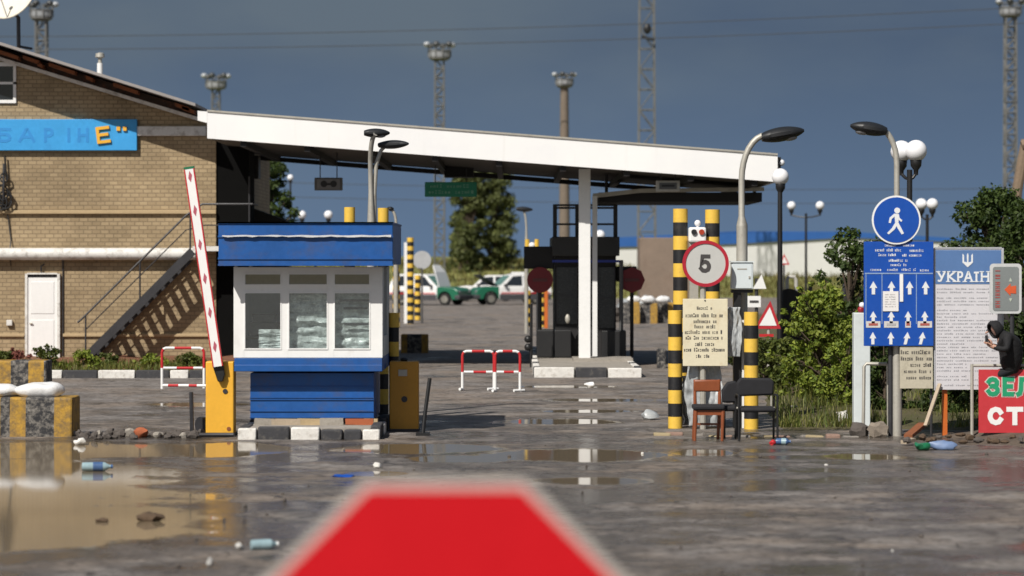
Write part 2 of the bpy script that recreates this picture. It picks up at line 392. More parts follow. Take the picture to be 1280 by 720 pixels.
# ------------------------------------------------------------------ ground
def ground_mat():
    m, nt, p = new_mat('wet_asphalt')
    pos = nd(nt, 'ShaderNodeNewGeometry').outputs['Position']
    nA = noise_(nt, pos, .28, 6, .6); nB = noise_(nt, pos, 1.7, 6, .65); nC = noise_(nt, pos, 9, 5, .7); nD = noise_(nt, pos, 60, 3, .7)
    # hollows where water stands: where they lie on the yard
    spots = [(-7.2, 27.6, 4.1, 6.6), (-4.9, 24.4, 2.3, 2.6), (-6.3, 34.0, 2.9, 1.75), (-3.9, 34.2, 1.0, 1.5), (-6.9, 22.0, 1.3, 1.0), (-1.3, 34.3, 1.4, 1.0), (.75, 40.2, 1.0, .9), (1.3, 43.0, .9, .5), (.8, 33.2, 1.5, 1.3), (.95, 29.3, .75, .6), (2.5, 33.6, .5, .7), (4.5, 32.9, .6, .6), (-.6, 32.6, .8, .7), (1.9, 46.5, 1.6, .6), (-1.6, 30.3, .4, .4), (-5.5, 45, 1.0, .7), (1.2, 51.5, 1.2, .6), (5.4, 24.2, .35, .8), (5.0, 22.5, .5, .8)]
    acc = None
    for (x, y, rx, ry) in spots:
        s = nd(nt, 'ShaderNodeVectorMath', operation='SUBTRACT'); nt.links.new(pos, s.inputs[0]); s.inputs[1].default_value = (x, y, 0)
        d = nd(nt, 'ShaderNodeVectorMath', operation='DIVIDE'); nt.links.new(s.outputs[0], d.inputs[0]); d.inputs[1].default_value = (rx, ry, 1)
        l = nd(nt, 'ShaderNodeVectorMath', operation='LENGTH'); nt.links.new(d.outputs[0], l.inputs[0])
        v = math_(nt, 'SUBTRACT', 1.0, l.outputs['Value'])
        acc = v if acc is None else math_(nt, 'MAXIMUM', acc, v)
    gy = nd(nt, 'ShaderNodeSeparateXYZ'); nt.links.new(pos, gy.inputs[0])
    low = ramp(nt, gy.outputs[1], 47, 36)             # the apron in front of the islands lies lower and stays wet
    near = ramp(nt, gy.outputs[1], 22, 29)
    flr = math_(nt, 'SUBTRACT', math_(nt, 'MULTIPLY', math_(nt, 'MULTIPLY', low, near), .42), .6)
    acc = math_(nt, 'MAXIMUM', acc, flr)
    sc = nd(nt, 'ShaderNodeVectorMath', operation='MULTIPLY'); nt.links.new(pos, sc.inputs[0]); sc.inputs[1].default_value = (.8, 1.0, 1)
    nW = noise_(nt, sc.outputs[0], .9, 8, .62)
    lvl = math_(nt, 'ADD', math_(nt, 'MULTIPLY', acc, 1.5), math_(nt, 'MULTIPLY', math_(nt, 'SUBTRACT', nW, .5), 1.5))
    fine = math_(nt, 'MULTIPLY', math_(nt, 'SUBTRACT', nC, .5), .6)
    lvl = math_(nt, 'ADD', lvl, fine)
    water = ramp(nt, lvl, .08, .24)
    st = nd(nt, 'ShaderNodeVectorMath', operation='MULTIPLY'); nt.links.new(pos, st.inputs[0]); st.inputs[1].default_value = (.7, .85, 1)
    nT = noise_(nt, st.outputs[0], 1.1, 7, .66)       # wheel tracks run across, so the damp lies in bands
    dl = math_(nt, 'ADD', math_(nt, 'MULTIPLY', lvl, .5), math_(nt, 'MULTIPLY', math_(nt, 'SUBTRACT', nT, .5), 4.4))
    dl = math_(nt, 'ADD', dl, math_(nt, 'MULTIPLY', math_(nt, 'SUBTRACT', nA, .5), 2.6))
    damp = ramp(nt, math_(nt, 'ADD', dl, math_(nt, 'MULTIPLY', low, .42)), -.35, .55)
    c = mixcol(nt, ramp(nt, nB, .3, .7), (.13, .118, .11), (.36, .33, .31))
    c = mixcol(nt, math_(nt, 'MULTIPLY', ramp(nt, noise_(nt, pos, .45, 5, .65), .45, .6), .6), c, (.29, .225, .17))
    c = mixcol(nt, math_(nt, 'MULTIPLY', ramp(nt, nC, .5, .62), .6), c, (.075, .06, .05))
    c = mixcol(nt, math_(nt, 'MULTIPLY', ramp(nt, nT, .35, .6), .35), c, (.12, .098, .08))
    c = mixcol(nt, math_(nt, 'MULTIPLY', ramp(nt, nD, .6, .7), .45), c, (.33, .3, .27))
    c = mixcol(nt, math_(nt, 'MULTIPLY', damp, .85), c, (.056, .044, .034))
    c = mixcol(nt, water, c, (.20, .155, .10))
    nE = noise_(nt, pos, 4.2, 9, .78); nF = noise_(nt, pos, 23, 4, .7)
    dry = math_(nt, 'SUBTRACT', 1.0, water)
    c = mixcol(nt, math_(nt, 'MULTIPLY', math_(nt, 'MULTIPLY', ramp(nt, nE, .54, .60), .75), dry), c, (.035, .028, .023))
    c = mixcol(nt, math_(nt, 'MULTIPLY', math_(nt, 'MULTIPLY', ramp(nt, nF, .60, .66), .55), dry), c, (.30, .27, .24))
    vo = nd(nt, 'ShaderNodeTexVoronoi', feature='DISTANCE_TO_EDGE'); vo.inputs['Scale'].default_value = .33
    wv = nd(nt, 'ShaderNodeVectorMath', operation='ADD'); wn = nd(nt, 'ShaderNodeTexNoise'); wn.inputs['Scale'].default_value = 1.3; wn.inputs['Detail'].default_value = 6
    nt.links.new(pos, wn.inputs['Vector']); nt.links.new(pos, wv.inputs[0]); nt.links.new(wn.outputs['Color'], wv.inputs[1]); nt.links.new(wv.outputs[0], vo.inputs['Vector'])
    crack = math_(nt, 'MULTIPLY', math_(nt, 'MULTIPLY', ramp(nt, vo.outputs['Distance'], .014, .004), ramp(nt, nB, .45, .6)), dry)
    c = mixcol(nt, math_(nt, 'MULTIPLY', crack, .6), c, (.02, .017, .015))
    nt.links.new(c, p.inputs['Base Color'])
    rg = math_(nt, 'SUBTRACT', .80, math_(nt, 'MULTIPLY', damp, .70))
    rg = math_(nt, 'ADD', rg, math_(nt, 'MULTIPLY', math_(nt, 'SUBTRACT', nC, .5), .22))
    rg = math_(nt, 'MULTIPLY', rg, math_(nt, 'SUBTRACT', 1.0, water))
    rg = math_(nt, 'MAXIMUM', rg, .055)
    nt.links.new(rg, p.inputs['Roughness'])
    p.inputs['IOR'].default_value = 1.4
    hgt = math_(nt, 'ADD', math_(nt, 'MULTIPLY', nC, .6), math_(nt, 'MULTIPLY', nD, .25))
    hgt = math_(nt, 'ADD', hgt, math_(nt, 'MULTIPLY', nB, .9))
    hgt = math_(nt, 'SUBTRACT', math_(nt, 'ADD', hgt, math_(nt, 'MULTIPLY', nE, 1.2)), crack)
    hgt = math_(nt, 'MULTIPLY', hgt, math_(nt, 'SUBTRACT', 1.0, water))
    rip = noise_(nt, pos, 2.2, 2, .5)
    hgt = math_(nt, 'ADD', hgt, math_(nt, 'MULTIPLY', rip, .006))
    b = nd(nt, 'ShaderNodeBump'); b.inputs['Strength'].default_value = .7; b.inputs['Distance'].default_value = .05
    nt.links.new(hgt, b.inputs['Height']); nt.links.new(b.outputs[0], p.inputs['Normal'])
    return m
g = MB(); g.quad((-1500, -200, 0), (1500, -200, 0), (1500, 2600, 0), (-1500, 2600, 0))
tag(g.build('ground', ground_mat(), norm=False, origin=(0, 0, 0)), kind='structure')

def turf_mat(name, a, b, c3):
    m, nt, p = new_mat(name)
    pos = nd(nt, 'ShaderNodeNewGeometry').outputs['Position']
    c = mixcol(nt, ramp(nt, noise_(nt, pos, .5, 6, .7), .35, .65), a, b)
    c = mixcol(nt, math_(nt, 'MULTIPLY', ramp(nt, noise_(nt, pos, 3, 6, .7), .5, .65), .8), c, c3)
    nt.links.new(c, p.inputs['Base Color']); p.inputs['Roughness'].default_value = .95
    bp = nd(nt, 'ShaderNodeBump'); bp.inputs['Strength'].default_value = .9; bp.inputs['Distance'].default_value = .08
    nt.links.new(noise_(nt, pos, 8, 6, .7), bp.inputs['Height']); nt.links.new(bp.outputs[0], p.inputs['Normal'])
    return m
turf = turf_mat('verge_turf', (.075, .075, .025), (.12, .10, .045), (.10, .075, .05))
field_m = turf_mat('field_grass', (.20, .22, .05), (.27, .25, .08), (.15, .18, .04))
mud = turf_mat('mud', (.10, .075, .055), (.15, .115, .085), (.06, .045, .035))

def sheet(name, pts_fn, nx, ny, mat, kind='structure'):
    mb = MB()
    for j in range(ny + 1):
        for i in range(nx + 1): mb.v.append(pts_fn(i / nx, j / ny))
    for j in range(ny):
        for i in range(nx):
            a = j * (nx + 1) + i
            mb.f.append((a, a + 1, a + nx + 2, a + nx + 1)); mb.m.append(0)
    return tag(mb.build(name, mat, norm=False, origin=(0, 0, 0)), kind=kind)
# verge on the right: edge runs back from the signs
def verge_pt(u, v):
    y = 37.6 + v * 80
    xl = 3.9 + (y - 37.6) * .078 + .25 * noise.noise(Vector((y * .6, 3, 0)))
    x = xl + u * u * 26
    edge = min(1, u * 9) * min(1, v * 26)
    return (x, y + .25 * noise.noise(Vector((x * 1.3, 0, 5))) * (v < .05), -.03 + .16 * edge + .09 * noise.noise(Vector((x * .8, y * .8, 0))) * edge)
sheet('grass_verge', verge_pt, 50, 90, turf)
# trampled mud in front of the red board
def mud_pt(u, v):
    x = 5.9 + u * 6; y = 34.3 + v * 4.2
    e = min(1, u * 5) * min(1, v * 3) * min(1, (1 - v) * 4)
    return (x + .3 * noise.noise(Vector((y * 1.5, 1, 1))) * (u < .2), y, -.03 + e * (.12 + .10 * noise.noise(Vector((x * 1.7, y * 1.7, 2)))))
sheet('mud_bank', mud_pt, 50, 36, mud)
# far grassy field, rising a little
def field_pt(u, v):
    x = -160 + u * 360; y = 178 + v * 140
    z = -.05 + 3.5 * (1 - .5 * min(1, max(0, (x - 8) / 6))) * min(1, v * 2.2) * (.8 + .25 * noise.noise(Vector((x * .03, y * .03, 1)))) + .15 * noise.noise(Vector((x * .3, y * .3, 4)))
    return (x, y, z)
sheet('far_field', field_pt, 120, 30, field_m)

# ------------------------------------------------------------------ traffic islands with painted kerbs
def island(name, x0, x1, y0, y1, h, segs, mats, jit=.02):
    top = MB(); top.box(x0 + .15, x1 - .15, y0 + .15, y1 - .15, -.02, h - .02); 
    base = tag(top.build(name, concrete, smooth=False), kind='structure')
    kb = MB()
    xs = [x0 + (x1 - x0) * t for t in segs]
    for i in range(len(xs) - 1):
        kb.box(xs[i] + .012, xs[i + 1] - .012, y0, y0 + .148, -.02, h + rnd.uniform(-jit, jit), i % len(mats))
        kb.box(xs[i] + .012, xs[i + 1] - .012, y1 - .148, y1, -.02, h + rnd.uniform(-jit, jit), i % len(mats))
    k = max(2, int((y1 - y0) / .8)); L = (y1 - y0 - .3) / k
    for i in range(k):
        for xx in (x0, x1 - .148):
            kb.box(xx, xx + .148, y0 + .15 + i * L + .01, y0 + .15 + (i + 1) * L - .01, -.02, h + rnd.uniform(-jit, jit), (i + 1) % len(mats))
    kb.build('kerb', mats, base, bevel=.02)
    return base
kw = M('kerb_white', (.72, .70, .66), .8, .2, 5, dirt=(.28, .23, .18), dirt_amt=.35, bump=.5)
kb_ = M('kerb_black', (.045, .045, .05), .8, .3, 5, dirt=(.2, .18, .15), dirt_amt=.25, bump=.5)
YB = 36.9                                              # front of the booth
island('booth_island', X(297, 36.2), X(476, 36.2), 36.1, 39.6, .17, [0, .14, .37, .58, .74, .87, 1], [kw, kb_, kw, kb_, kb_, kw], .035)
island('canopy_island', X(667, 55.6), X(803, 55.6), 55.6, 70, .21, [0, .38, .68, 1], [kw, kb_, kw], .01)

# ------------------------------------------------------------------ brick building on the left
YW = 63.0; YS = YW - 1.2
def bx(px): return X(px, YW)
def bz(py): return Z(py, YW)
bld = thing('brick_building', 'two storey buff brick building with sloping gable roof at left', 'building', (bx(60), YW, 0))
wr = bx(270); wl_ = bx(-420)
def roofz(x, Y=YW):  # line of the lower verge board
    return bz(85) + (x - bx(33)) * (bz(153) - bz(85)) / (bx(257) - bx(33))
w = MB()
apex = bx(-75)
za = roofz(apex)
w.prism([(wl_, 0), (wr, 0), (wr, roofz(wr)), (apex, za), (wl_, za - (apex - wl_) * .3)], YW, YW + 14)
w.build('wall', brick, bld, smooth=False)
# roof: sheet, rafter void, lower board
dz = .36
rf = MB()
xr = bx(252)
for (xa, xb) in ((apex, xr), (apex, wl_ - .8)):
    za_, zb_ = roofz(apex) + dz, (roofz(xb) if xb > apex else za - (apex - xb) * .3) + dz * .82
    rf.prism([(xa, za_), (xb, zb_), (xb, zb_ + .07), (xa, za_ + .07)], YS - .05, YW + 14.5)
roof = rf.build('roof', roof_sheet, bld, smooth=False)
vb = MB(); vb.prism([(apex, roofz(apex) - .02), (bx(256), roofz(bx(256)) - .02), (bx(256), roofz(bx(256)) + .07), (apex, roofz(apex) + .07)], YW - .22, YW - .14)
vb.build('verge_board', white_worn, bld, smooth=False)
sf = MB(); sf.prism([(apex, roofz(apex) + .02), (bx(254), roofz(bx(254)) + .02), (bx(254), roofz(bx(254)) + .24), (apex, roofz(apex) + .3)], YW - .12, YW - .06)
sf.build('soffit_boarding', M('dark_boarding', (.045, .026, .018), .8, .4, 2, dirt=(.2, .06, .02), dirt_amt=.3), bld, smooth=False)
for a, b, dy in ((-10, 28, 4), (34, 54, 0), (52, 58, 7), (66, 98, -1), (146, 176, 0), (222, 240, 3), (231, 246, 6), (112, 120, 3)):
    q = MB(); xa, xb = bx(a), bx(b); za2, zb2 = roofz(xa) + .19 - dy * .01, roofz(xb) + .17 - dy * .01
    q.prism([(xa, za2), (xb, zb2), (xb, zb2 + .09), (xa, za2 + .09)], YW - .55, YW - .13)
    q.build('rafter_end', rust, bld, smooth=False)
# ledges
def ledge(x0p, x1p, y0p, y1p, prot, mat, nm='ledge'):
    q = MB(); q.box(bx(x0p), bx(x1p), YW - prot, YW - .002, bz(y1p), bz(y0p)); return q.build(nm, mat, bld, smooth=False, bevel=.015)
ledge(-420, 270.5, 263, 267.5, .09, brick_ledge)
ledge(-420, 31, 417, 421, .06, brick_ledge, 'plinth_ledge'); ledge(79, 270.5, 417, 421, .06, brick_ledge, 'plinth_ledge')
ledge(171, 258, 158, 170, .10, white_worn, 'white_trim')
q = MB(); r_ = (bz(310) - bz(325)) / 2; zc = (bz(310) + bz(325)) / 2
q.tube([(wl_, YW - r_ - .02, zc), (bx(246), YW - r_ - .02, zc)], r_, 16); q.build('white_band', white_worn, bld)
# door
dr = MB(); dr.box(bx(35), bx(72), YW - .05, YW - .01, bz(447), bz(347)); door = dr.build('door', white, bld, smooth=False)
q = MB()
for x0p, x1p, y0p, y1p in ((39, 68, 352, 392), (39, 68, 400, 438)): q.box(bx(x0p), bx(x1p), YW - .062, YW - .05, bz(y1p), bz(y0p))
q.build('door_panel', white, door, smooth=False, bevel=.008)
q = MB(); q.tube([(bx(38), YW - .1, bz(404)), (bx(41.5), YW - .1, bz(404))], .018, 8); q.tube([(bx(38), YW - .05, bz(404)), (bx(38), YW - .1, bz(404))], .014, 8); q.build('door_handle', grey_metal, door)
fr = MB(); fr.box(bx(32), bx(35), YW - .08, YW - .002, bz(448), bz(342)); fr.box(bx(72), bx(75.5), YW - .08, YW - .002, bz(448), bz(342)); fr.box(bx(35), bx(72), YW - .08, YW - .002, bz(343), bz(341)); fr.build('door_frame', white_worn, bld, smooth=False)
q = MB(); q.box(bx(35), bx(72), YW - .03, YW - .005, bz(347), bz(343)); q.build('transom', black_paint, bld, smooth=False)
# window
wn = MB()
for a in ((-60, 20.5, 78, 83), (-60, 20.5, 125, 129), (-60, 20.5, 102.5, 105.5), (17, 20.5, 83, 125), (-22, -18.5, 83, 125)):
    wn.box(bx(a[0]), bx(a[1]), YW - .06, YW - .004, bz(a[3]), bz(a[2]))
win = wn.build('window', white, bld, smooth=False)
q = MB(); q.box(bx(-60), bx(17), YW - .02, YW - .006, bz(125), bz(83)); q.build('pane', car_glass, win, smooth=False)
# conduits, meter
q = MB(); q.tube([(bx(79), YW - .03, bz(325)), (bx(79), YW - .03, bz(445))], .018, 6); q.tube([(bx(52), YW - .05, bz(342)), (bx(52), YW - .09, bz(333)), (bx(56), YW - .05, bz(330))], .02, 6); q.build('conduit', dark_metal, bld)
q = MB(); q.box(bx(9), bx(16), YW - .1, YW - .005, bz(407), bz(400)); q.build('outlet_box', white_worn, bld, smooth=False, bevel=.01)
# dark wing for the shaded side yard; shade is put into its black
wg = thing('dark_annex', 'annex coloured black for the shade under the canopy beside the brick building', 'annex', (X(295, 66), 66, 0))
q = MB(); q.box(bx(270) + .004, X(318, 64.4), YW + .05, 64.4, 0, Z(174, 64)); q.build('wall', M('annex_shade_black', (.004, .004, .004), .9, .2, spec=.1), wg, smooth=False)
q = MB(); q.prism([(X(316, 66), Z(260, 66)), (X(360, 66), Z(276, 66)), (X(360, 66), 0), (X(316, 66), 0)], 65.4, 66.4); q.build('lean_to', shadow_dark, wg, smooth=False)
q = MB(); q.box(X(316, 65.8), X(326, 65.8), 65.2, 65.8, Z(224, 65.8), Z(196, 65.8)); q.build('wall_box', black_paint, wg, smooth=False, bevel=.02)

# chimney on the roof
def roof_top(px, Y): return roofz(X(px, Y)) + .4
ch = thing('chimney_pipe', 'white flue pipe with cowl on the sloping roof', 'chimney', (X(125, 65), 65, roof_top(125, 65) - .1))
q = MB(); q.lathe(X(125, 65), 65, [(.075, roof_top(125, 65) - .3), (.075, Z(79, 65)), ], 14); q.build('pipe', white, ch)
q = MB(); q.lathe(X(125, 65), 65, [(.05, Z(79, 65)), (.05, Z(73, 65)), (.12, Z(71.5, 65)), (.11, Z(67, 65)), (.02, Z(65.5, 65))], 14); q.build('cowl', grey_metal, ch)
# satellite dish
ds = thing('satellite_dish', 'cream satellite dish on a short mast above the roof', 'satellite dish', (X(23, 64), 64, roof_top(23, 64) - .1))
q = MB(); q.tube([(X(23.5, 64), 64, roof_top(23, 64) - .3), (X(23, 64), 64, Z(22, 64)), (X(10, 64), 63.8, Z(8, 64))], .05, 8); q.tube([(X(24, 64), 64, Z(58, 64)), (X(38, 64), 64.2, Z(60, 64))], .03, 6); q.build('mast', dark_metal, ds)
q = MB(); c = Vector((X(17, 63.6), 63.6, Z(-6, 63.6))); ax = Vector((-.35, -.75, .35)).normalized(); uu = ax.cross(Vector((0, 0, 1))).normalized(); vv = uu.cross(ax)
rings = [(0, .0), (.25, .015), (.45, .05), (.62, .1), (.72, .14)]
n = 32; vs = []; 
for k, (rr, dd) in enumerate(rings[1:]):
    for j in range(n):
        t = 2 * math.pi * j / n; vs.append(c + uu * rr * math.cos(t) + vv * rr * math.sin(t) + ax * dd)
vs.append(c); fs = []
for k in range(3):
    for j in range(n): fs.append((k * n + j, k * n + (j + 1) % n, (k + 1) * n + (j + 1) % n, (k + 1) * n + j))
for j in range(n): fs.append((len(vs) - 1, (j + 1) % n, j))
q._add(vs, fs); dsh = q.build('dish', dish_m, ds, norm=False); sm = dsh.modifiers.new('solid', 'SOLIDIFY'); sm.thickness = .03
q = MB(); q.tube([c - uu * .1 - vv * .7 + ax * .13, c + ax * .75 - vv * .1], .018, 6); q.ball(c + ax * .78 - vv * .08, .06, 10, 6); q.build('feed_arm', white_worn, ds)

# name board with faded and surviving letters
YN = YW - .14
sb = thing('name_board', 'faded sky blue board with one yellow letter on brick wall', 'sign', (X(85, YN), YN, Z(188, YN)))
q = MB(); q.box(X(-130, YN), X(171, YN), YN, YW - .004, Z(188, YN), Z(149, YN)); q.build('board', lightblue, sb, smooth=False, bevel=.01)
for ch_, b0 in (('Б', (-3, 160, 14, 178)), ('А', (23, 160, 44, 178)), ('Р', (55, 160, 67, 178)), ('І', (84, 160, 88, 178)), ('Н', (97, 160, 111, 178))):
    glyph('ghost_letter', ch_, b0, 3.6, YN - .001, ghost_blue, sb, .003)
glyph('letter', 'Е', (122, 158, 139, 179), 3.8, YN - .002, yellow, sb, .05, tilt=R(-7))
for a in (146, 154):
    q = MB(); q.box(X(a, YN), X(a + 4.5, YN), YN - .05, YN - .002, Z(163.5, YN), Z(158.5, YN)); q.build('quotation_mark', yellow, sb, smooth=False)

# electric bracket with tangled cables at the left edge of the wall
br = thing('cable_bracket', 'tangled dark cables and insulators on wall at left edge', 'cable bracket', (X(8, YW - .2), YW - .2, Z(290, YW)))
q = MB(); q.tube([(bx(5), YW - .02, bz(205)), (bx(7), YW - .25, bz(235)), (bx(5), YW - .02, bz(268))], .03, 8); q.build('bracket', dark_metal, br)
r2 = random.Random(5)
for k in range(7):
    q = MB(); a0 = r2.uniform(0, 6); cx, cz = bx(6 + r2.uniform(-5, 5)), bz(236 + r2.uniform(-14, 18)); pr = r2.uniform(.08, .16)
    q.tube([(cx + pr * math.cos(a0 + t * .7), YW - .15 - .03 * r2.random(), cz + pr * 1.2 * math.sin(a0 + t * .7)) for t in range(10)], .022, 6); q.build('cable_coil', black_metal, br)
q = MB(); q.tube([(bx(8), YW - .06, bz(250)), (bx(14), YW - .04, bz(300)), (bx(14), YW - .22, bz(317)), (bx(14), YW - .04, bz(332))], .015, 6); q.tube([(bx(9), YW - .1, bz(225)), (bx(7), YW - .1, bz(195))], .025, 6); q.build('hanging_cable', black_metal, br)

# steel staircase against the wall, with landing
st = thing('steel_staircase', 'dark steel outside stairs with handrail rising along brick wall', 'staircase', (X(180, 62), 62, 0))
Yo, Yi = YW - .82, YW - .08
def sp(px, py, Y): return (bx(px), Y, bz(py))
for Yq in (Yo, Yi):
    q = MB(); q.bar(sp(108, 452, Yq), sp(246, 314, Yq), .06, .2); q.build('stringer', dark_metal, st, smooth=False)
for k in range(13):
    t = (k + .5) / 13; px = 112 + (243 - 112) * t; py = 447 - (447 - 317) * t
    q = MB(); q.box(bx(px) - .08, bx(px) + .09, Yo + .035, Yi - .035, bz(py) - .012, bz(py) + .012); q.build('tread', dark_metal, st, smooth=False)
q = MB(); q.box(bx(246), X(322, 62), Yo - .05, YW - .003, bz(314), bz(308)); q.build('landing', white_worn, st, smooth=False)
q = MB(); q.tube([sp(104, 402, Yo), sp(108, 399, Yo), sp(238, 270, Yo), sp(258, 256, Yo), sp(320, 256, Yo)], .025, 8); q.build('handrail', dark_metal, st)
q = MB(); q.tube([sp(113, 412, Yo), sp(238, 288, Yo), sp(262, 282, Yo), sp(320, 282, Yo)], .014, 6); q.build('mid_rail', dark_metal, st)
for px, y0, y1 in ((114, 450, 393), (181, 378, 327), (243, 316, 266), (316, 312, 222)):
    q = MB(); q.tube([sp(px, y0, Yo), sp(px, y1, Yo)], .022, 8); q.build('rail_post', dark_metal, st)
q = MB(); q.tube([sp(320, 256, Yo), (bx(320), YW + .4, bz(256))], .02, 8); q.build('side_rail', dark_metal, st)
for px in (300, 318):
    q = MB(); q.tube([(bx(px), Yo, 0), (bx(px), Yo, bz(313))], .05, 8); q.build('landing_leg', dark_metal, st)

# planting bed along the wall with painted kerb
YK = 55.3
bed = MB()
for i in range(41):
    for j in range(7):
        x = X(-120, YK) + i * (X(262, YK) - X(-120, YK)) / 40; y = YK + .16 + j * (YW - YK - .18) / 6
        bed.v.append((x, y, .10 + .07 * noise.noise(Vector((x * 1.4, y * 1.4, 0))) + .015 * j))
for i in range(40):
    for j in range(6):
        a = i * 7 + j; bed.f.append((a, a + 7, a + 8, a + 1)); bed.m.append(0)
tag(bed.build('planting_bed', redsoil, norm=True), kind='structure')
q = MB(); edges = [-120, -70, -20, 60, 78, 122, 169, 212, 236, 262]; cols = [0, 1, 1, 0, 1, 0, 1, 0, 1]
for i in range(len(edges) - 1): q.box(X(edges[i], YK) + .01, X(edges[i + 1], YK) - .01, YK, YK + .15, -.02, .17, cols[i])
tag(q.build('bed_kerb', [kw, kb_], bevel=.02), kind='structure')

# ------------------------------------------------------------------ canopy
YC = 58.9; YCB = 68.0
can = thing('canopy', 'long white sloping canopy roof on a white column', 'canopy', (X(620, YC), 63, 0))
def top_z(px): return Z(139.5 + (px - 260) * .0765, YC)
def bot_z(px): return Z(173 + (px - 260) * .0765, YC)
def corr_white():
    m, nt, p = new_mat('canopy_sheet')
    tc = nd(nt, 'ShaderNodeTexCoord').outputs['Object']
    n1 = noise_(nt, tc, .5, 6, .65)
    mp = nd(nt, 'ShaderNodeVectorMath', operation='MULTIPLY'); nt.links.new(tc, mp.inputs[0]); mp.inputs[1].default_value = (5, 1, .3)
    n2 = noise_(nt, mp.outputs[0], 1.2, 4, .6)
    c = mixcol(nt, ramp(nt, n1, .35, .65), (.80, .80, .81), (.86, .86, .85))
    c = mixcol(nt, math_(nt, 'MULTIPLY', ramp(nt, n2, .6, .8), .25), c, (.6, .58, .55))
    nt.links.new(c, p.inputs['Base Color']); p.inputs['Roughness'].default_value = .5
    return m
canopy_white = corr_white()
x0, x1 = X(259, YC), X(972, YC)
q = MB(); q.prism([(x0, bot_z(259)), (x1, bot_z(972)), (x1, top_z(972)), (x0, top_z(259))], YC, YC + .06); fas = q.build('fascia', canopy_white, can, smooth=False)
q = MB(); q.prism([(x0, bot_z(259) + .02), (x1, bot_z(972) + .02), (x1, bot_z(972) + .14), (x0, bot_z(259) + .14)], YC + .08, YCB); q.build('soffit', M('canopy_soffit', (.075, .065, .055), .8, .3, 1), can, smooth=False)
q = MB(); q.prism([(x0, top_z(259) - .1), (x1, top_z(972) - .1), (x1, top_z(972) - .03), (x0, top_z(259) - .03)], YC + .08, YCB + .1); q.build('roof_deck', roof_sheet, can, smooth=False)
q = MB(); q.box(x1 - .05, x1, YC + .065, YCB, bot_z(972), top_z(972)); q.build('end_panel', canopy_white, can, smooth=False)
q = MB(); q.prism([(X(247, YC), top_z(247)), (x0 - .003, top_z(259)), (x0 - .003, top_z(259) - .26), (X(247, YC), top_z(247) - .22)], YC, YC + .3); q.build('corner_flashing', canopy_white, can, smooth=False)
q = MB(); q.prism([(x0, top_z(259)), (x1, top_z(972)), (x1, top_z(972) + .04), (x0, top_z(259) + .04)], YC - .03, YC + .1); q.build('coping', grey_metal, can, smooth=False)
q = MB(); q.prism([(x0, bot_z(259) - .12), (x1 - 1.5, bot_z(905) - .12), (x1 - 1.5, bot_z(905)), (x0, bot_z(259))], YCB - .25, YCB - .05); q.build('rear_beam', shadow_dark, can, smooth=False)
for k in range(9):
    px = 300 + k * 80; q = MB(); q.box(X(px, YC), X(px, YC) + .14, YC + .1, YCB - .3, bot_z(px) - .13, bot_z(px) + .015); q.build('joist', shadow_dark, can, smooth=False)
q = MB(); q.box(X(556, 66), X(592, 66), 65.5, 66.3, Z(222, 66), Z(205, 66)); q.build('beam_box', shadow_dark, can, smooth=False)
YP = 60.15
q = MB(); q.box(X(723.5, YP), X(738, YP), YP - .12, YP + .14, .2, bot_z(730) + .01); q.build('column', white, can, smooth=False, bevel=.012)
q = MB(); q.box(X(716, YP), X(790, YP), YP - .5, YP + .9, .19, .26); q.build('column_footing', concrete, can, smooth=False)
# second portal just behind
YQ = 61.3
pt = thing('steel_portal', 'slim white portal post carrying a grey cross beam behind the canopy column', 'portal frame', (X(743.5, YQ), YQ, .2))
q = MB(); q.box(X(740.5, YQ), X(746.5, YQ), YQ - .06, YQ + .06, .2, Z(245, YQ)); q.build('post', white, pt, smooth=False)
q = MB(); q.prism([(X(741, YQ), Z(249, YQ)), (X(741, YQ), Z(242, YQ)), (X(800, YQ), Z(236, YQ)), (X(955, YQ), Z(234, YQ)), (X(955, YQ), Z(239, YQ)), (X(800, YQ), Z(241, YQ)), (X(748, YQ), Z(247, YQ))], YQ - .05, YQ + .05); q.build('cross_beam', grey_metal, pt, smooth=False)
q = MB(); q.box(X(748, YQ + .5), X(951, YQ + .5), YQ + .2, YQ + 4, Z(252.5, YQ + .5), Z(241, YQ + .5)); q.build('flat_roof', shadow_dark, pt, smooth=False)
q = MB(); q.tube([(X(948, YQ), YQ + 1, Z(252, YQ)), (X(948, YQ), YQ + 1, bot_z(948))], .04, 6); q.tube([(X(760, YQ), YQ + 1, Z(245, YQ)), (X(760, YQ), YQ + 1, bot_z(760))], .04, 6); q.build('hanger', dark_metal, pt)
# lamp at canopy end
fl = thing('end_floodlight', 'small white floodlight on a dark bracket at canopy right end', 'floodlight', (X(977, YC), YC + .3, Z(214, YC)))
q = MB(); q.box(x1 + .002, X(977, YC), YC + .15, YC + .3, Z(212, YC), Z(196, YC)); q.build('bracket', black_metal, fl, smooth=False)
q = MB(); q.ball((X(978, YC), YC + .2, Z(203, YC)), .075, 12, 8); q.build('lamp_head', globe_m, fl)
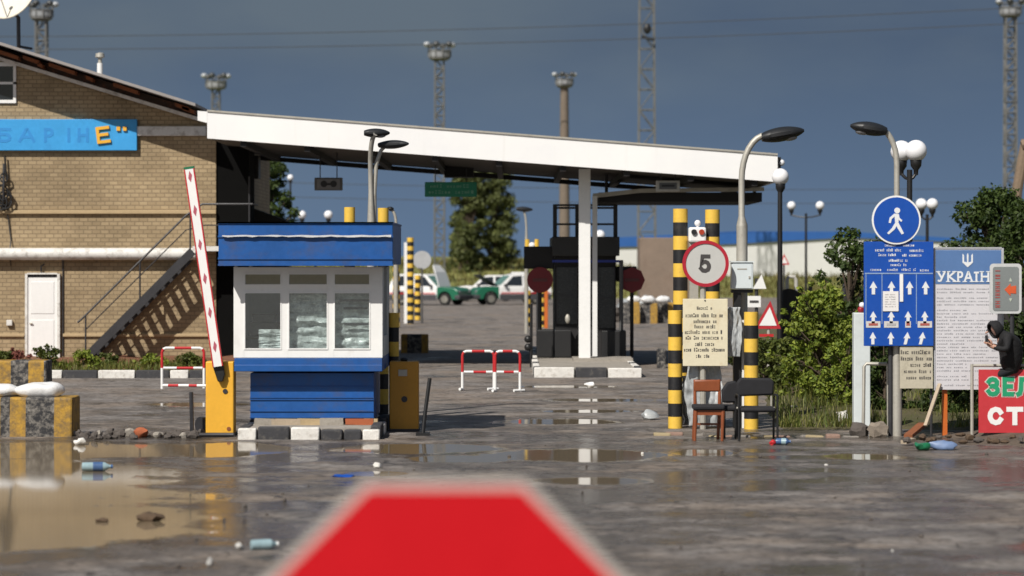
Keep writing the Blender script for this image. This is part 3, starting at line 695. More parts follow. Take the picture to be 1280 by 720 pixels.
# hanging signs
def hang(label, cat, a, Y, mat, name):
    t = thing(name, label, cat, (X((a[0] + a[2]) / 2, Y), Y, Z(a[3], Y)))
    q = MB(); q.box(X(a[0], Y), X(a[2], Y), Y, Y + .12, Z(a[3], Y), Z(a[1], Y)); q.build('panel', mat, t, smooth=False, bevel=.015)
    for k in (.2, .8):
        px = a[0] + (a[2] - a[0]) * k
        q = MB(); q.tube([(X(px, Y), Y + .06, Z(a[1], Y)), (X(px, Y), Y + .06, bot_z(X(px, Y) * F / YC + 640) + .03)], .012, 6); q.build('hanger', dark_metal, t)
    return t
hs = hang('green lettered sign hanging under the canopy edge', 'sign', (531, 227.5, 596, 246), 65, green_sign, 'hanging_sign')
printlines('lettering', [(538, 590, 232.5, 4), (536, 592, 240, 4)], 64.995, M('sign_print_green', (.20, .5, .38), .5), hs, 3, 4)
hd = hang('grey display with dark screen hanging above the blue booth roof', 'display', (393, 222, 428, 238), 62, M('display_frame', (.13, .13, .13), .6), 'hanging_display')
q = MB(); q.box(X(396, 62), X(425, 62), 61.98, 61.999, Z(236, 62), Z(224, 62)); sc_ = q.build('screen', M('screen_grey', (.20, .20, .21), .5), hd, smooth=False)
q = MB(); q.disc(X(405, 62), Z(230, 62), .08, 61.965, 61.979, 16); q.disc(X(417, 62), Z(230, 62), .08, 61.965, 61.979, 16); q.box(X(403, 62), X(419, 62), 61.968, 61.978, Z(231.5, 62), Z(229, 62)); q.build('symbol', black_paint, sc_, smooth=False)
h2 = hang('grey display with dark screen hanging right of the white column', 'display', (820, 225.5, 850, 239.5), 59.4, grey_metal, 'hanging_display')
q = MB(); q.box(X(824, 59.4), X(846, 59.4), 59.38, 59.399, Z(236.5, 59.4), Z(228.5, 59.4)); s2 = q.build('screen', M('screen_dark', (.10, .10, .10), .4), h2, smooth=False)
q = MB(); q.box(X(827, 59.4), X(843, 59.4), 59.368, 59.379, Z(233.5, 59.4), Z(231, 59.4)); q.build('symbol', black_paint, s2, smooth=False)

# ------------------------------------------------------------------ booth
bt = thing('guard_booth', 'small blue and white guard booth with three windows on a kerbed island', 'booth', (X(388, YB), YB, .15))
bxl, bxr = X(292, YB), X(478, YB); Dp = 2.1
def cx(px): return X(px, YB)
def cz(py): return Z(py, YB)
# roof box with corrugation lines
q = MB(); q.box(X(273, YB - .45), X(491, YB - .45), YB - .45, YB + Dp + .2, Z(331, YB - .45), Z(280, YB - .45)); rfb = q.build('roof', blue, bt, smooth=False, bevel=.01)
YR = YB - .45
q = MB()
for yy in (277.5, 294.5, 322, 330): q.box(X(272.5, YR), X(491.5, YR), YR - .018, YR - .001, Z(yy + 2.2, YR), Z(yy, YR))
q.box(X(272.5, YR), X(491.5, YR), YR - .018, YB + Dp + .25, Z(280, YR) + .001, Z(277.5, YR))
q.build('roof_rib', blue, rfb, smooth=False)
q = MB(); k = 28
tops = [(X(278 + (489 - 278) * i / k, YR), Z(294.0 + .4 * math.sin(i * 1.3), YR)) for i in range(k + 1)]
bots = [(X(278 + (489 - 278) * i / k, YR), Z(296.0 + rnd.uniform(-.6, .9), YR)) for i in range(k, -1, -1)]
for i in range(k):
    a, b_, c_, d_ = tops[i], tops[i + 1], bots[k - i - 1], bots[k - i]
    q._add([(a[0], YR - .02, a[1]), (b_[0], YR - .02, b_[1]), (c_[0], YR - .055, c_[1]), (d_[0], YR - .055, d_[1])], [(0, 1, 2, 3)])
    q._add([(a[0], YR - .018, a[1]), (b_[0], YR - .018, b_[1]), (c_[0], YR - .05, c_[1]), (d_[0], YR - .05, d_[1])], [(3, 2, 1, 0)])
q.build('torn_edging', M('torn_grey', (.42, .42, .42), .7), rfb, smooth=False, norm=False)
# window band: frame of bars, panes, side walls
zt, zb = cz(334), cz(447)
q = MB()
cols_ = [(292, 305), (352, 360), (410, 417), (463, 478)]
for a, b in cols_: q.box(cx(a), cx(b), YB, YB + .07, zb, zt)
for a, b in ((305, 352), (360, 410), (417, 463)):
    for y0, y1 in ((334, 341.5), (357, 365), (437, 447)): q.box(cx(a), cx(b), YB + .003, YB + .067, cz(y1), cz(y0))
frm = q.build('window_frame', white, bt, smooth=False)
for a, b in ((305, 352), (360, 410), (417, 463)):
    for y0, y1 in ((341.5, 357), (365, 437)):
        q = MB(); q.box(cx(a) - .01, cx(b) + .01, YB + .03, YB + .036, cz(y1) - .01, cz(y0) + .01); q.build('pane', glass, frm, smooth=False)
        q = MB(); t_ = .018
        q.box(cx(a), cx(a) + t_, YB - .008, YB + .028, cz(y1), cz(y0)); q.box(cx(b) - t_, cx(b), YB - .008, YB + .028, cz(y1), cz(y0))
        q.box(cx(a) + t_, cx(b) - t_, YB - .008, YB + .028, cz(y0) - t_, cz(y0)); q.box(cx(a) + t_, cx(b) - t_, YB - .008, YB + .028, cz(y1), cz(y1) + t_); q.build('sash', white, frm, smooth=False)
q = MB(); q.box(bxl, bxl + .05, YB + .072, YB + Dp, zb, zt); q.box(bxr - .05, bxr, YB + .072, YB + .5, zb, zt); q.box(bxr - .05, bxr, YB + 1.3, YB + Dp, zb, zt); q.box(bxr - .05, bxr, YB + .5, YB + 1.3, zb, zb + .3)
q.box(bxl + .05, bxr - .05, YB + Dp - .05, YB + Dp, zb, zt)
q.build('wall', M('booth_side', (.55, .56, .55), .6), bt, smooth=False)
q = MB()
for k in range(2): q.box(cx(293) , cx(478), YB - .03 - .015 * k, YB + Dp, cz(447.5 + 8 * k) - .10, cz(447.5 + 8 * k) - .003)
q.build('sill_band', blue, bt, smooth=False, bevel=.008)
lb0, lb1 = cx(311), cx(466)
q = MB(); q.box(lb0, lb1, YB + .22, YB + Dp - .1, cz(525), cz(463) - .05); low = q.build('lower_body', blue, bt, smooth=False)
q = MB()
for yy in (464, 484, 497, 499.5, 514, 522): q.box(lb0 - .004, lb1 + .004, YB + .2, YB + .219, cz(yy + 1.4), cz(yy))
q.build('body_rib', blue, low, smooth=False)
q = MB(); q.box(cx(315), cx(462), YB + .28, YB + Dp - .2, .14, cz(525)); q.build('plinth', concrete, bt, smooth=False)
# things inside the booth
q = MB(); q.box(bxl + .06, bxr - .06, YB + .5, YB + 1.1, zb + .25, zb + .29); q.build('counter', plank_wood, bt, smooth=False)
dk = thing('papers_pile', 'loose pile of white papers behind middle booth window', 'papers', (cx(385), YB + .6, zb + .29))
for k in range(8):
    q = MB(); a = cx(362 + k * 6); q.box(a, a + .24, YB + .55 + .02 * k, YB + .8 + .02 * k, zb + .292 + .012 * k, zb + .300 + .012 * k); q.rotz((a, YB + .6), rnd.uniform(-.3, .3)); q.build('sheet', paper, dk, smooth=False)
# creased pale sheet imitating reflections in the right panes
q = MB(); nx, nz = 70, 36
for j in range(nz + 1):
    for i in range(nx + 1):
        px = 322 + (466 - 322) * i / nx; t_ = min(1, max(0, (px - 350) / 10)); y0_ = 412 * (1 - t_) + 367 * t_; py = y0_ + (440 - y0_) * j / nz
        q.v.append((cx(px), YB + .16 + .055 * noise.noise(Vector((px * .022, py * .16, 0))) + .035 * noise.noise(Vector((px * .06, py * .42, 5))) + .015 * noise.noise(Vector((px * .3, py * .5, 9))), cz(py)))
for j in range(nz):
    for i in range(nx):
        a = j * (nx + 1) + i; q.f.append((a, a + 1, a + nx + 2, a + nx + 1)); q.m.append(0)
tag(q.build('reflection_sheet', M('reflection_pale', (.64, .69, .68), .3, .45, 5, dirt=(.13, .14, .13), dirt_amt=.7), ang=70), 'crumpled grey sheet imitating pale reflections in right booth windows', 'reflection sheet')
q = MB()  # dark strips imitating streaks between the pane reflections
for k in (0, 1, 3): q.box(cx(424 + (k * 5) % 9), cx(461 - (k * 7) % 5), YB + .07, YB + .085, cz(374 + k * 10 + 3), cz(374 + k * 10))
tag(q.build('reflection_streaks', M('streak_dark_grey', (.05, .05, .055), .5, .3)), 'few dark strips imitating streaks of reflection in right booth window', 'reflection streaks')
q = MB(); q.box(cx(308), cx(345), YB + .35, YB + .75, zb + .292, zb + .50); q.box(cx(312), cx(342), YB + .36, YB + .6, zb + .50, zb + .62)
tag(q.build('office_box', black_paint, bevel=.02), 'dark equipment box on the counter behind left booth window', 'equipment box')

# ------------------------------------------------------------------ striped posts
def striped_post(label, px, ytop, Y, w=.22, n=10, white_strip=False, seg=None, z0=-.03, group='yellow and black striped posts', first=0):
    x = X(px, Y); zt = Z(ytop, Y); seg = seg or .25
    pts = []; mis = []
    z = zt; i = first
    while z > z0 + .02:
        z2 = max(z0, z - seg); pts.append(((x, Y, z), (x, Y, z2))); mis.append(i % 2); z = z2; i += 1
    q = MB(); allp = [pts[0][0]]; 
    for a, b in pts: allp.append(b)
    # doubled rings keep the paint edges crisp
    q.tube(allp, w / 2, 18, mis=mis)
    o = q.build('striped_post', [yellow_post, black_paint], bevel=0)
    return tag(o, label, 'post', group)
striped_post('striped post behind the blue booth, left of the two tips above its roof', 437, 259, 39.9, .17, seg=.24)
striped_post('striped post behind the blue booth, its foot showing by the white strip', 479, 260, 39.9, .17, seg=.235)
striped_post('short striped post standing behind the brown lit yellow cabinet', 492.5, 391, 38.9, .15, seg=.22)
striped_post('tall left striped post behind the round speed limit sign', 850.5, 261, 39.4, .225, seg=.21)
striped_post('tall right striped post behind the round speed limit sign', 890.5, 262, 39.4, .225, seg=.21)
striped_post('short striped post left of the wooden chair', 844, 388, 38.6, .215, seg=.20, z0=-.03)
striped_post('short striped post behind the black chair', 939, 390, 38.4, .215, seg=.20)
far_specs = [('tallest far striped post beyond the booth beside a white strip', 513, 297, 104, .27), ('far striped post nearest the booth roof corner', 495.5, 334, 98, .27), ('shortest far striped post beside the parked white car', 522, 344, 110, .25),
             ('far striped post left of the orange strip', 659.5, 363, 100, .25), ('far striped post touching the orange strip', 677, 361, 99, .25)]
for lab, px, yt, Y, wd in far_specs: striped_post(lab, px, yt, Y, wd, seg=.175)
q = MB(); q.box(X(505, 105), X(510, 105), 105, 105.1, 0, Z(303, 105)); tag(q.build('white_strip_post', white, smooth=False), 'flat white strip post behind the tallest far striped post', 'post')
q = MB(); q.box(X(680.5, 97), X(685, 97), 97, 97.15, .0, Z(362, 97)); tag(q.build('orange_strip', orange, smooth=False, bevel=.02), 'bright orange upright strip beside the dark checkpoint booth', 'delineator')
q = MB(); q.box(X(467, 39.6), X(472, 39.6), 39.55, 39.62, 0, Z(461, 39.6)); tag(q.build('white_marker_post', white, smooth=False), 'narrow white marker post at right rear corner of blue booth', 'post')
# round grey disc sign seen from behind
t = thing('round_sign', 'plain grey back of a round sign beyond the booth', 'sign', (X(527, 106), 106, 0))
q = MB(); q.disc(X(527.5, 106), Z(325, 106), .38, 106, 106.03, 28); q.build('disc', M('disc_back', (.42, .43, .44), .5), t, smooth=False)
q = MB(); q.tube([(X(527.5, 106), 106.08, 0), (X(527.5, 106), 106.08, Z(322, 106))], .04, 8); q.build('post', grey_metal, t)

# ------------------------------------------------------------------ barriers
def cabinet(name, label, xa, xb, ytop, Y, mat):
    t = thing(name, label, 'barrier cabinet', (X((xa + xb) / 2, Y), Y, 0))
    q = MB(); q.box(X(xa, Y), X(xb, Y), Y, Y + .34, 0, Z(ytop, Y)); body = q.build('housing', mat, t, smooth=False, bevel=.015)
    q = MB(); q.box(X(xa, Y) - .015, X(xb, Y) + .015, Y - .015, Y + .36, -.02, .035); q.build('base_plate', dark_metal, t, smooth=False)
    return t, body
YL = 36.9
c1, body1 = cabinet('barrier_cabinet', 'sunlit yellow boom barrier left of the booth with arm raised', 257, 292, 452, YL, yellow)
q = MB(); q.disc(X(281.5, YL), Z(489, YL), .035, YL - .012, YL - .001, 16); q.build('keyhole', dark_metal, body1)
q = MB(); q.disc(X(286, YL), Z(536, YL), .03, YL - .008, YL - .001, 12); q.build('rust_spot', rust, body1)
q = MB(); q.prism([(X(266, YL), Z(456, YL)), (X(279, YL), Z(450, YL)), (X(282, YL), Z(468, YL)), (X(279, YL), Z(477, YL)), (X(273, YL), Z(477, YL))], YL - .09, YL - .005); q.build('pivot', black_metal, c1, smooth=False, bevel=.015)
ya = YL - .12
pb, ptp = Vector((X(272.5, ya), ya, Z(458, ya))), Vector((X(236.5, ya), ya, Z(211, ya)))
d = (ptp - pb).normalized(); s_ = Vector((d.z, 0, -d.x))
q = MB(); q.bar(pb, ptp, .115, .05, up=(0, 1, 0)); arm = q.build('arm', white, c1, smooth=False)
arm['label'] = 'raised white arm with red edges'
for sg in (-1, 1):
    q = MB(); q.bar(pb + s_ * sg * .0665, ptp + s_ * sg * .0665, .018, .055, up=(0, 1, 0)); q.build('edge_strip', red, arm, smooth=False)
L = (ptp - pb).length
for k in range(6):
    cpt = pb + d * (L * (.10 + .172 * k)) + Vector((0, -.027, 0)); q = MB()
    q._add([cpt - d * .085, cpt - s_ * .03 + d * -.02, cpt + d * .085, cpt + s_ * .03 + d * .02], [(0, 1, 2, 3)])
    q.v += [(v[0], v[1] + .0015, v[2]) for v in q.v[:4]]; q.f.append((7, 6, 5, 4)); q.m.append(0)
    q.build('reflector', M('reflector_red', (.45, .10, .14), .4), arm, smooth=False, norm=False)
q = MB(); q.bar(ptp, ptp + d * .03, .15, .06, up=(0, 1, 0)); q.build('end_cap', plastic_green, arm, smooth=False)
c2, body2 = cabinet('barrier_cabinet', 'shaded yellow barrier cabinet right of the booth without an arm', 487, 523, 452, 37.9, M('shaded_yellow_paint', (.55, .26, .02), .5, .12, 2))  # darker copy of the yellow paint, with the booth's shade in its colour
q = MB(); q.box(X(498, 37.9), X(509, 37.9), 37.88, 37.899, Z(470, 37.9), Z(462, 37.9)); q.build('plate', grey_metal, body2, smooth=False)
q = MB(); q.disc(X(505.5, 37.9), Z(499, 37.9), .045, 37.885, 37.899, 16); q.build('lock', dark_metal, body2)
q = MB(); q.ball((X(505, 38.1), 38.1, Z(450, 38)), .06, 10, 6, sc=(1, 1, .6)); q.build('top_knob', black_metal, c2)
q = MB(); q.tube([(X(528.5, 37), 37, 0), (X(531, 37), 37.05, .3), (X(537, 37), 37.1, Z(473, 37))], .028, 8); q.box(X(520, 37), X(537, 37), 36.9, 37.15, -.02, .04)
tag(q.build('bent_post', black_metal), 'thin black bent metal post right of the shaded cabinet', 'post')
q = MB(); q.tube([(X(239, 36.7), 36.7, Z(490, 36.7)), (X(240, 36.7), 36.7, .06), (X(243, 36.7), 36.7, .03), (X(292, 36.7), 36.7, .03)], .03, 8); q.tube([(X(250, 37), 37, .15), (X(254, 37), 37.05, .15)], .12, 12)
tag(q.build('metal_frame', dark_metal), 'bent dark steel frame at foot of the sunlit cabinet', 'metal frame')

# tubular crowd barriers
def hoop_barrier(label, px0, px1, yt, ym, Y, foot=True, low=False):
    t = thing('hoop_barrier', label, 'barrier', (X((px0 + px1) / 2, Y), Y, 0), 'red and white tubular barriers')
    a, b = X(px0, Y), X(px1, Y); zt, zm = Z(yt, Y), Z(ym, Y); r = .027
    for x in (a, b):
        q = MB(); q.tube([(x, Y, 0), (x, Y, zm), (x, Y, zm + .001), (x, Y, zt - .08)], r, 10, mis=[0, 1, 1]); q.build('leg', [white, red], t)
    q = MB(); n = 8
    p = [(a, Y, zt - .08), (a + .03, Y, zt - .02), (a + .08, Y, zt)] + [(a + (b - a) * k, Y, zt) for k in (.3, .3001, .7, .7001)] + [(b - .08, Y, zt), (b - .03, Y, zt - .02), (b, Y, zt - .08)]
    q.tube(p, r, 10, mis=[1, 0, 0, 1, 1, 0, 0, 0, 1]); q.build('top_rail', [white, red], t)
    q = MB(); q.tube([(a + .03, Y, zm)] + [(a + (b - a) * k, Y, zm) for k in (.35, .3501, .75, .7501)] + [(b - .03, Y, zm)], r * .95, 10, mis=[0, 1, 1, 1, 0]); q.build('mid_rail', [white, red], t)
    if low:
        q = MB(); q.tube([(a, Y, .07)] + [(a + (b - a) * k, Y - .1 * k, .07) for k in (.15, .1501, .4, .4001, .65, .6501, .85, .8501)] + [(b + .1, Y - .15, .07)], r, 10, mis=[0, 1, 1, 0, 0, 1, 1, 0, 0]); q.build('low_rail', [white, red], t)
    if foot:
        q = MB(); q.tube([(a - .05, Y - .12, .03), (a, Y, .03), (a, Y + .25, .03)], r, 8); q.build('foot', white, t)
        q = MB(); q.tube([(b - .12, Y - .1, .03), (b + .08, Y + .05, .03)], r, 8); q.build('foot', white, t)
    return t
hoop_barrier('wider tubular barrier in the middle of the yard, red upper half', 578, 617.5, 439, 465, 50)
hoop_barrier('narrower tubular barrier in the middle of the yard, against the wider one', 619, 650, 439, 465, 49.4)
hoop_barrier('tubular barrier with a low rail behind the raised arm', 202.5, 255, 435, 460, 50.6, False, True)

# ------------------------------------------------------------------ striped concrete blocks + sandbags
def block(label, px0, px1, ytop, Y, dep, stripes, group='striped concrete blocks', jit=.02):
    x0, x1 = X(px0, Y), X(px1, Y); zt = Z(ytop, Y); q = MB()
    n = len(stripes); tot = sum(s for s, _ in stripes); x = x0
    for s, mi in stripes:
        xe = x + (x1 - x0) * s / tot; m_ = max(1, int((xe - x) / .12))
        for k in range(m_):
            a, b = x + (xe - x) * k / m_, x + (xe - x) * (k + 1) / m_
            q._add([(a, Y, -.02), (b, Y, -.02), (b, Y + .03, zt), (a, Y + .03, zt)], [(0, 1, 2, 3)], mi)
            q._add([(a, Y + .03, zt), (b, Y + .03, zt), (b, Y + dep, zt), (a, Y + dep, zt)], [(0, 1, 2, 3)], mi)
            q._add([(a, Y + dep, -.02), (b, Y + dep, -.02), (b, Y + dep, zt), (a, Y + dep, zt)], [(3, 2, 1, 0)], mi)
        x = xe
    for xx, mi, rev in ((x0, stripes[0][1], 0), (x1, stripes[-1][1], 1)):
        q._add([(xx, Y, -.02), (xx, Y + dep, -.02), (xx, Y + dep, zt), (xx, Y + .03, zt)], [(0, 1, 2, 3)], mi)
    o = q.build('concrete_block', [yellow_block, black_block], smooth=False)
    bm = bmesh.new(); bm.from_mesh(o.data); bmesh.ops.remove_doubles(bm, verts=bm.verts, dist=.001)
    bmesh.ops.recalc_face_normals(bm, faces=bm.faces); bm.to_mesh(o.data); bm.free()
    bv = o.modifiers.new('bevel', 'BEVEL'); bv.width = .03; bv.segments = 2; bv.limit_method = 'ANGLE'; bv.angle_limit = R(50)
    return tag(o, label, 'concrete block', group)
block('chipped striped block carrying white sandbags at the puddle', -70, 90, 497, 36.7, .7, [(26, 1), (45, 0), (12, 1), (20, 0), (36, 1), (23, 0)])
block('striped block behind the sandbags near the white door', -30, 58, 451, 46.2, .6, [(22, 1), (27, 0), (3, 1), (22, 1), (22, 0), (4, 1)])
block('striped block beside the shaded cabinet, further back on the yard', 501, 535, 418, 70.6, .5, [(8, 0), (18, 1), (8, 0)])
block('left striped block of the far row below the brown panel', 778, 800, 378, 104, .5, [(12, 1), (10, 0)])
block('middle striped block of the far row below the brown panel', 801, 822, 379, 104.5, .5, [(12, 1), (9, 0)])
block('right striped block of the far row below the brown panel', 823, 845, 378, 105, .5, [(12, 1), (10, 0)])
block('small dark mossy block left of the short striped post', 822, 833, 436, 60.5, .4, [(3, 1), (8, 1)])
def sandbag(label, c, sx, sy, sz, seed, rot=0, name='sandbag', mat=sack, grp='white sandbags'):
    q = MB(); q.ball((0, 0, 0), 1, 24, 14)
    vs = []
    for v in q.v:
        v = Vector(v); e_ = 1 + .25 * (abs(v.x) ** 3)
        s = Vector((math.copysign(abs(v.x) ** .7, v.x) * sx, math.copysign(abs(v.y) ** .8, v.y) * sy * (1 - .25 * abs(v.x) ** 4), math.copysign(abs(v.z) ** .85, v.z) * sz * (1 - .35 * abs(v.x) ** 4)))
        s += noise.noise_vector(s * 5 + Vector((seed, 0, 0))) * .035
        vs.append((s.x + c[0], s.y + c[1], s.z + c[2] + sz))
    q.v = vs; q.rotz(c, rot)
    return tag(q.build(name, mat, ang=60), label, 'sandbag', grp)
ztb = Z(497, 36.7)
sandbag('white sandbag lying at the right end of the chipped striped block', (X(48, 36.95), 37.0, ztb - .02), .36, .2, .11, 1, .05)
sandbag('white sandbag cut by left frame edge on the chipped block', (X(-2, 36.95), 37.05, ztb - .02), .33, .2, .10, 8, -.08)
for k, (px, lab) in enumerate(((792, 'left'), (810, 'middle'), (829, 'right'))):
    sandbag(f'{lab} pale bag on the far row of striped blocks', (X(px, 104.5), 104.6, Z(378, 104.5) - .02), .30, .2, .14, 20 + k, .2, grp='bags on the far blocks')
q = MB(); q.ball((X(571, 152), 152, .22), .22, 14, 8, sc=(1.3, 1, .9)); q.ball((X(570, 152), 152, .55), .14, 12, 8); q.jitter(.05, 4)
tag(q.build('white_bag', sack), 'small tied white bag on open yard before parked cars', 'bag')

# ------------------------------------------------------------------ checkpoint booth under the canopy
YD = 62.3
cb = thing('checkpoint_booth', 'dark checkpoint booth in shade with steel frame on top', 'booth', (X(730, YD), YD, .2))
def dx(px): return X(px, YD)
def dzz(py): return Z(py, YD)
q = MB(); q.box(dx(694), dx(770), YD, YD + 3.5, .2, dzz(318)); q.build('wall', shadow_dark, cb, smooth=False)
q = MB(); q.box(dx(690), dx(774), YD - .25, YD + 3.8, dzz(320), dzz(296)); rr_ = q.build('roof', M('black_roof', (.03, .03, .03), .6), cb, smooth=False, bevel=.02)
q = MB(); q.box(dx(690), dx(774), YD - .262, YD - .251, dzz(328) , dzz(325)); q.build('blue_stripe', M('stripe_blue', (.02, .04, .28), .5), cb, smooth=False)
for a, b, y0, y1 in ((697, 720, 334, 405), (749, 767, 334, 410)):
    q = MB(); q.box(dx(a), dx(b), YD - .03, YD - .002, dzz(y1), dzz(y0)); w_ = q.build('window', M('dim_window', (.035, .04, .045), .25, .3), cb, smooth=False)
    q = MB(); q.box(dx(a) - .03, dx(a), YD - .045, YD - .002, dzz(y1), dzz(y0)); q.box(dx(b), dx(b) + .03, YD - .045, YD - .002, dzz(y1), dzz(y0)); q.box(dx(a), dx(b), YD - .045, YD - .031, dzz((y0 + y1) / 2) - .02, dzz((y0 + y1) / 2) + .02); q.build('frame', dark_metal, w_, smooth=False)
for px in (694, 722, 770):
    q = MB(); q.box(dx(px) - .05, dx(px) + .05, YD + .3, YD + .4, dzz(296), dzz(255)); q.build('frame_post', black_metal, cb, smooth=False)
for py in (256, 259.5, 280):
    q = MB(); q.box(dx(694), dx(770), YD + .31, YD + .39, dzz(py) - .025, dzz(py) + .025); q.build('frame_rail', black_metal, cb, smooth=False)
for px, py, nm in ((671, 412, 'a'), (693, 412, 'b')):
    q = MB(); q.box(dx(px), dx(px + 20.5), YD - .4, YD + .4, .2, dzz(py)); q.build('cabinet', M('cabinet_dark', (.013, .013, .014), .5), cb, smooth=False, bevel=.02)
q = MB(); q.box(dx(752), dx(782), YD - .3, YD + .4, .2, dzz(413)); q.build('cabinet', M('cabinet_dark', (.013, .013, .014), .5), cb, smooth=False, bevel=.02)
q = MB(); q.tube([(dx(776), YD - .2, .2), (dx(776), YD - .2, dzz(325))], .05, 8); q.build('downpipe', M('pipe_grey', (.10, .10, .10), .5), cb)
q = MB(); q.ball((dx(709), YD - .45, dzz(398)), .09, 10, 6, sc=(.7, .6, 1.3)); q.build('intercom', grey_metal, cb)
for lab, a, b, y0, y1, cxp in (('dark signal box with a dull red disc, left of dark booth', 655, 693, 308, 336, 675), ('dark signal box with a dull red disc, right of dark booth', 771, 796, 333, 352, 790)):
    t = thing('signal_box', lab, 'signal', (dx((a + b) / 2), YD, .2), 'signal boxes by the dark booth')
    q = MB(); q.box(dx(a), dx(b), YD + .1, YD + .5, dzz(y1), dzz(y0)); q.build('housing', shadow_dark, t, smooth=False, bevel=.02)
    q = MB(); q.disc(dx(cxp), dzz(350), .315, YD - .02, YD + .06, 8 if cxp > 700 else 24); dd_ = q.build('disc', disc_red, t, smooth=False)
    q = MB(); q.box(dx(cxp - 9), dx(cxp + 9), YD - .03, YD - .021, dzz(352), dzz(348)); q.build('bar_mark', M('dull_print', (.12, .03, .03), .6), dd_, smooth=False)
    q = MB(); q.tube([(dx(cxp), YD + .1, .2), (dx(cxp), YD + .1, dzz(334))], .045, 8); q.build('post', black_metal, t)
q = MB(); q.tube([(X(664, 61), 61, 0), (X(664, 61), 61, Z(380, 61))], .035, 8); q.ball((X(660, 61), 61, Z(424, 61)), .09, 10, 6); q.ball((X(660, 61), 61, Z(434, 61)), .09, 10, 6)
tag(q.build('signal_post', black_metal), 'thin black post with two knobs left of dark booth', 'post')
# finials on the signal box behind: two yellow and a white one
t = thing('beacon_stand', 'two yellow tips and a white ball above left signal box', 'beacon', (X(665, 75), 75, 0))
for px in (659, 671): 
    q = MB(); q.tube([(X(px, 75), 75, Z(318, 75)), (X(px, 75), 75, Z(299, 75))], .065, 10); q.build('yellow_tip', yellow_post, t)
q = MB(); q.ball((X(665, 75), 75, Z(307, 75)), .1, 12, 8); q.build('ball', white, t)
q = MB(); q.box(X(657, 75), X(673, 75), 75.1, 75.2, Z(318, 75), Z(314, 75)); q.tube([(X(672, 75), 75.15, 0), (X(672, 75), 75.15, Z(316, 75))], .04, 8); q.build('stand', dark_metal, t)

# ------------------------------------------------------------------ lamps
def globe_lamp(label, pxs, py, Y, r, pole_px, group='white globe lamps', pole_r=.06, arm_y=None, pole_top=None):
    t = thing('globe_lamp', label, 'street lamp', (X(pole_px, Y), Y, 0), group)
    zc_ = Z(py, Y); za = zc_ - r - .28
    for k, px in enumerate(pxs):
        yy = Y + (.22 if (len(pxs) > 1 and k == 0) else 0) * (r > .16)
        q = MB(); q.ball((X(px, Y), yy, zc_), r, 20, 14); gl = q.build('globe', globe_m, t)
        q = MB(); q.lathe(X(px, Y), yy, [(.04, zc_ - r - .25), (.045, zc_ - r - .16), (.10, zc_ - r - .08), (.11, zc_ - r + .03), (.1, zc_ - r + .05)], 12); q.build('collar', black_metal, gl)
        if len(pxs) > 1:
            q = MB(); q.tube([(X(pole_px, Y), Y, za - .05), (X((px + pole_px) / 2, Y), (yy + Y) / 2, za - .02), (X(px, Y), yy, zc_ - r - .22)], .03, 8); q.build('arm', black_metal, t)
    q = MB(); q.lathe(X(pole_px, Y), Y, [(pole_r * 1.7, 0), (pole_r * 1.6, .25), (pole_r * 1.1, .35), (pole_r, .6), (pole_r * .85, zc_ - r - (.2 if len(pxs) == 1 else .3)), (pole_r * .85, zc_ - r - (.0 if len(pxs) == 1 else .15))], 12); q.build('pole', black_metal, t)
    return t
globe_lamp('single white globe lamp on a black pole at canopy right end', [975.5], 221, 56, .185, 975)
globe_lamp('large twin globe lamp above the pedestrian sign', [1129, 1145], 188.5, 48, .205, 1137)
globe_lamp('smaller twin globe lamp above the blue lane board', [1153, 1165.5], 255, 84, .19, 1159)
globe_lamp('wide armed twin globe lamp before the blue roofed warehouse', [990, 1025], 257, 112, .19, 1007.5)
globe_lamp('far twin globe lamp peeping above the booth roof', [377, 410.5], 268.5, 112, .19, 394)
globe_lamp('tiny lone globe lamp beside the tree under the canopy', [363], 222, 140, .17, 363)
globe_lamp('low globe lamp glimpsed through the dark booth frame', [750], 294, 95, .19, 750)

def street_lamp(label, px, Y, base_r, pts, head, group='grey curved street lamps', rz0=0):
    t = thing('street_lamp', label, 'street lamp', (X(px, Y), Y, 0), group)
    q = MB(); P = [(X(a, Y), Y + dy, Z(b, Y)) for a, b, dy in pts]
    rs = [base_r] * len(P)
    for i in range(len(P)): rs[i] = base_r * (1 if i < 2 else .55)
    q.tube([(P[0][0], P[0][1], 0)] + P, [base_r] + rs, 12); q.build('pole', grey_metal, t)
    (a0, b0, y0), (a1, b1, y1), wd = head
    p = Vector((X(a0, Y), Y + y0, Z(b0, Y))); e = Vector((X(a1, Y), Y + y1, Z(b1, Y))); dd = (e - p); LL = dd.length; dd.normalize()
    q = MB(); k = 14
    q.tube([p + dd * LL * i / k for i in range(k + 1)], [max(.02, wd * (math.sin(math.pi * min(1, .12 + .86 * i / k)) ** .6)) for i in range(k + 1)], 14)
    ax_ = dd.cross(Vector((0, 1, 0))).normalized()
    q.v = [tuple(Vector(v) - ax_ * ((Vector(v) - p).dot(ax_)) * .36) for v in q.v]
    hd_ = q.build('lamp_head', M('lamp_housing', (.014, .015, .017), .45, .2, 6), t)
    q = MB(); mid = p + dd * LL * .62; q.ball(mid - Vector((0, 0, wd * .35)), wd * .75, 14, 8, sc=(1.1, .8, .45)); q.build('diffuser', lamp_glass, hd_)
    return t
def arc(px0, py0, px1, py1, n=8, dy0=0, dy1=0):
    out = []
    for i in range(n + 1):
        t = i / n * math.pi / 2
        out.append((px0 + (px1 - px0) * (1 - math.cos(t)), py0 + (py1 - py0) * math.sin(t), dy0 + (dy1 - dy0) * i / n))
    return out
street_lamp('grey curved lamp leaning right above the electric box', 927.5, 38.9, .085, [(927.5, 283, 0), (927.5, 281.5, 0), (927, 270, 0)] + arc(927, 225, 958, 169), ((952, 172, 0), (1005, 163, 0), .175))
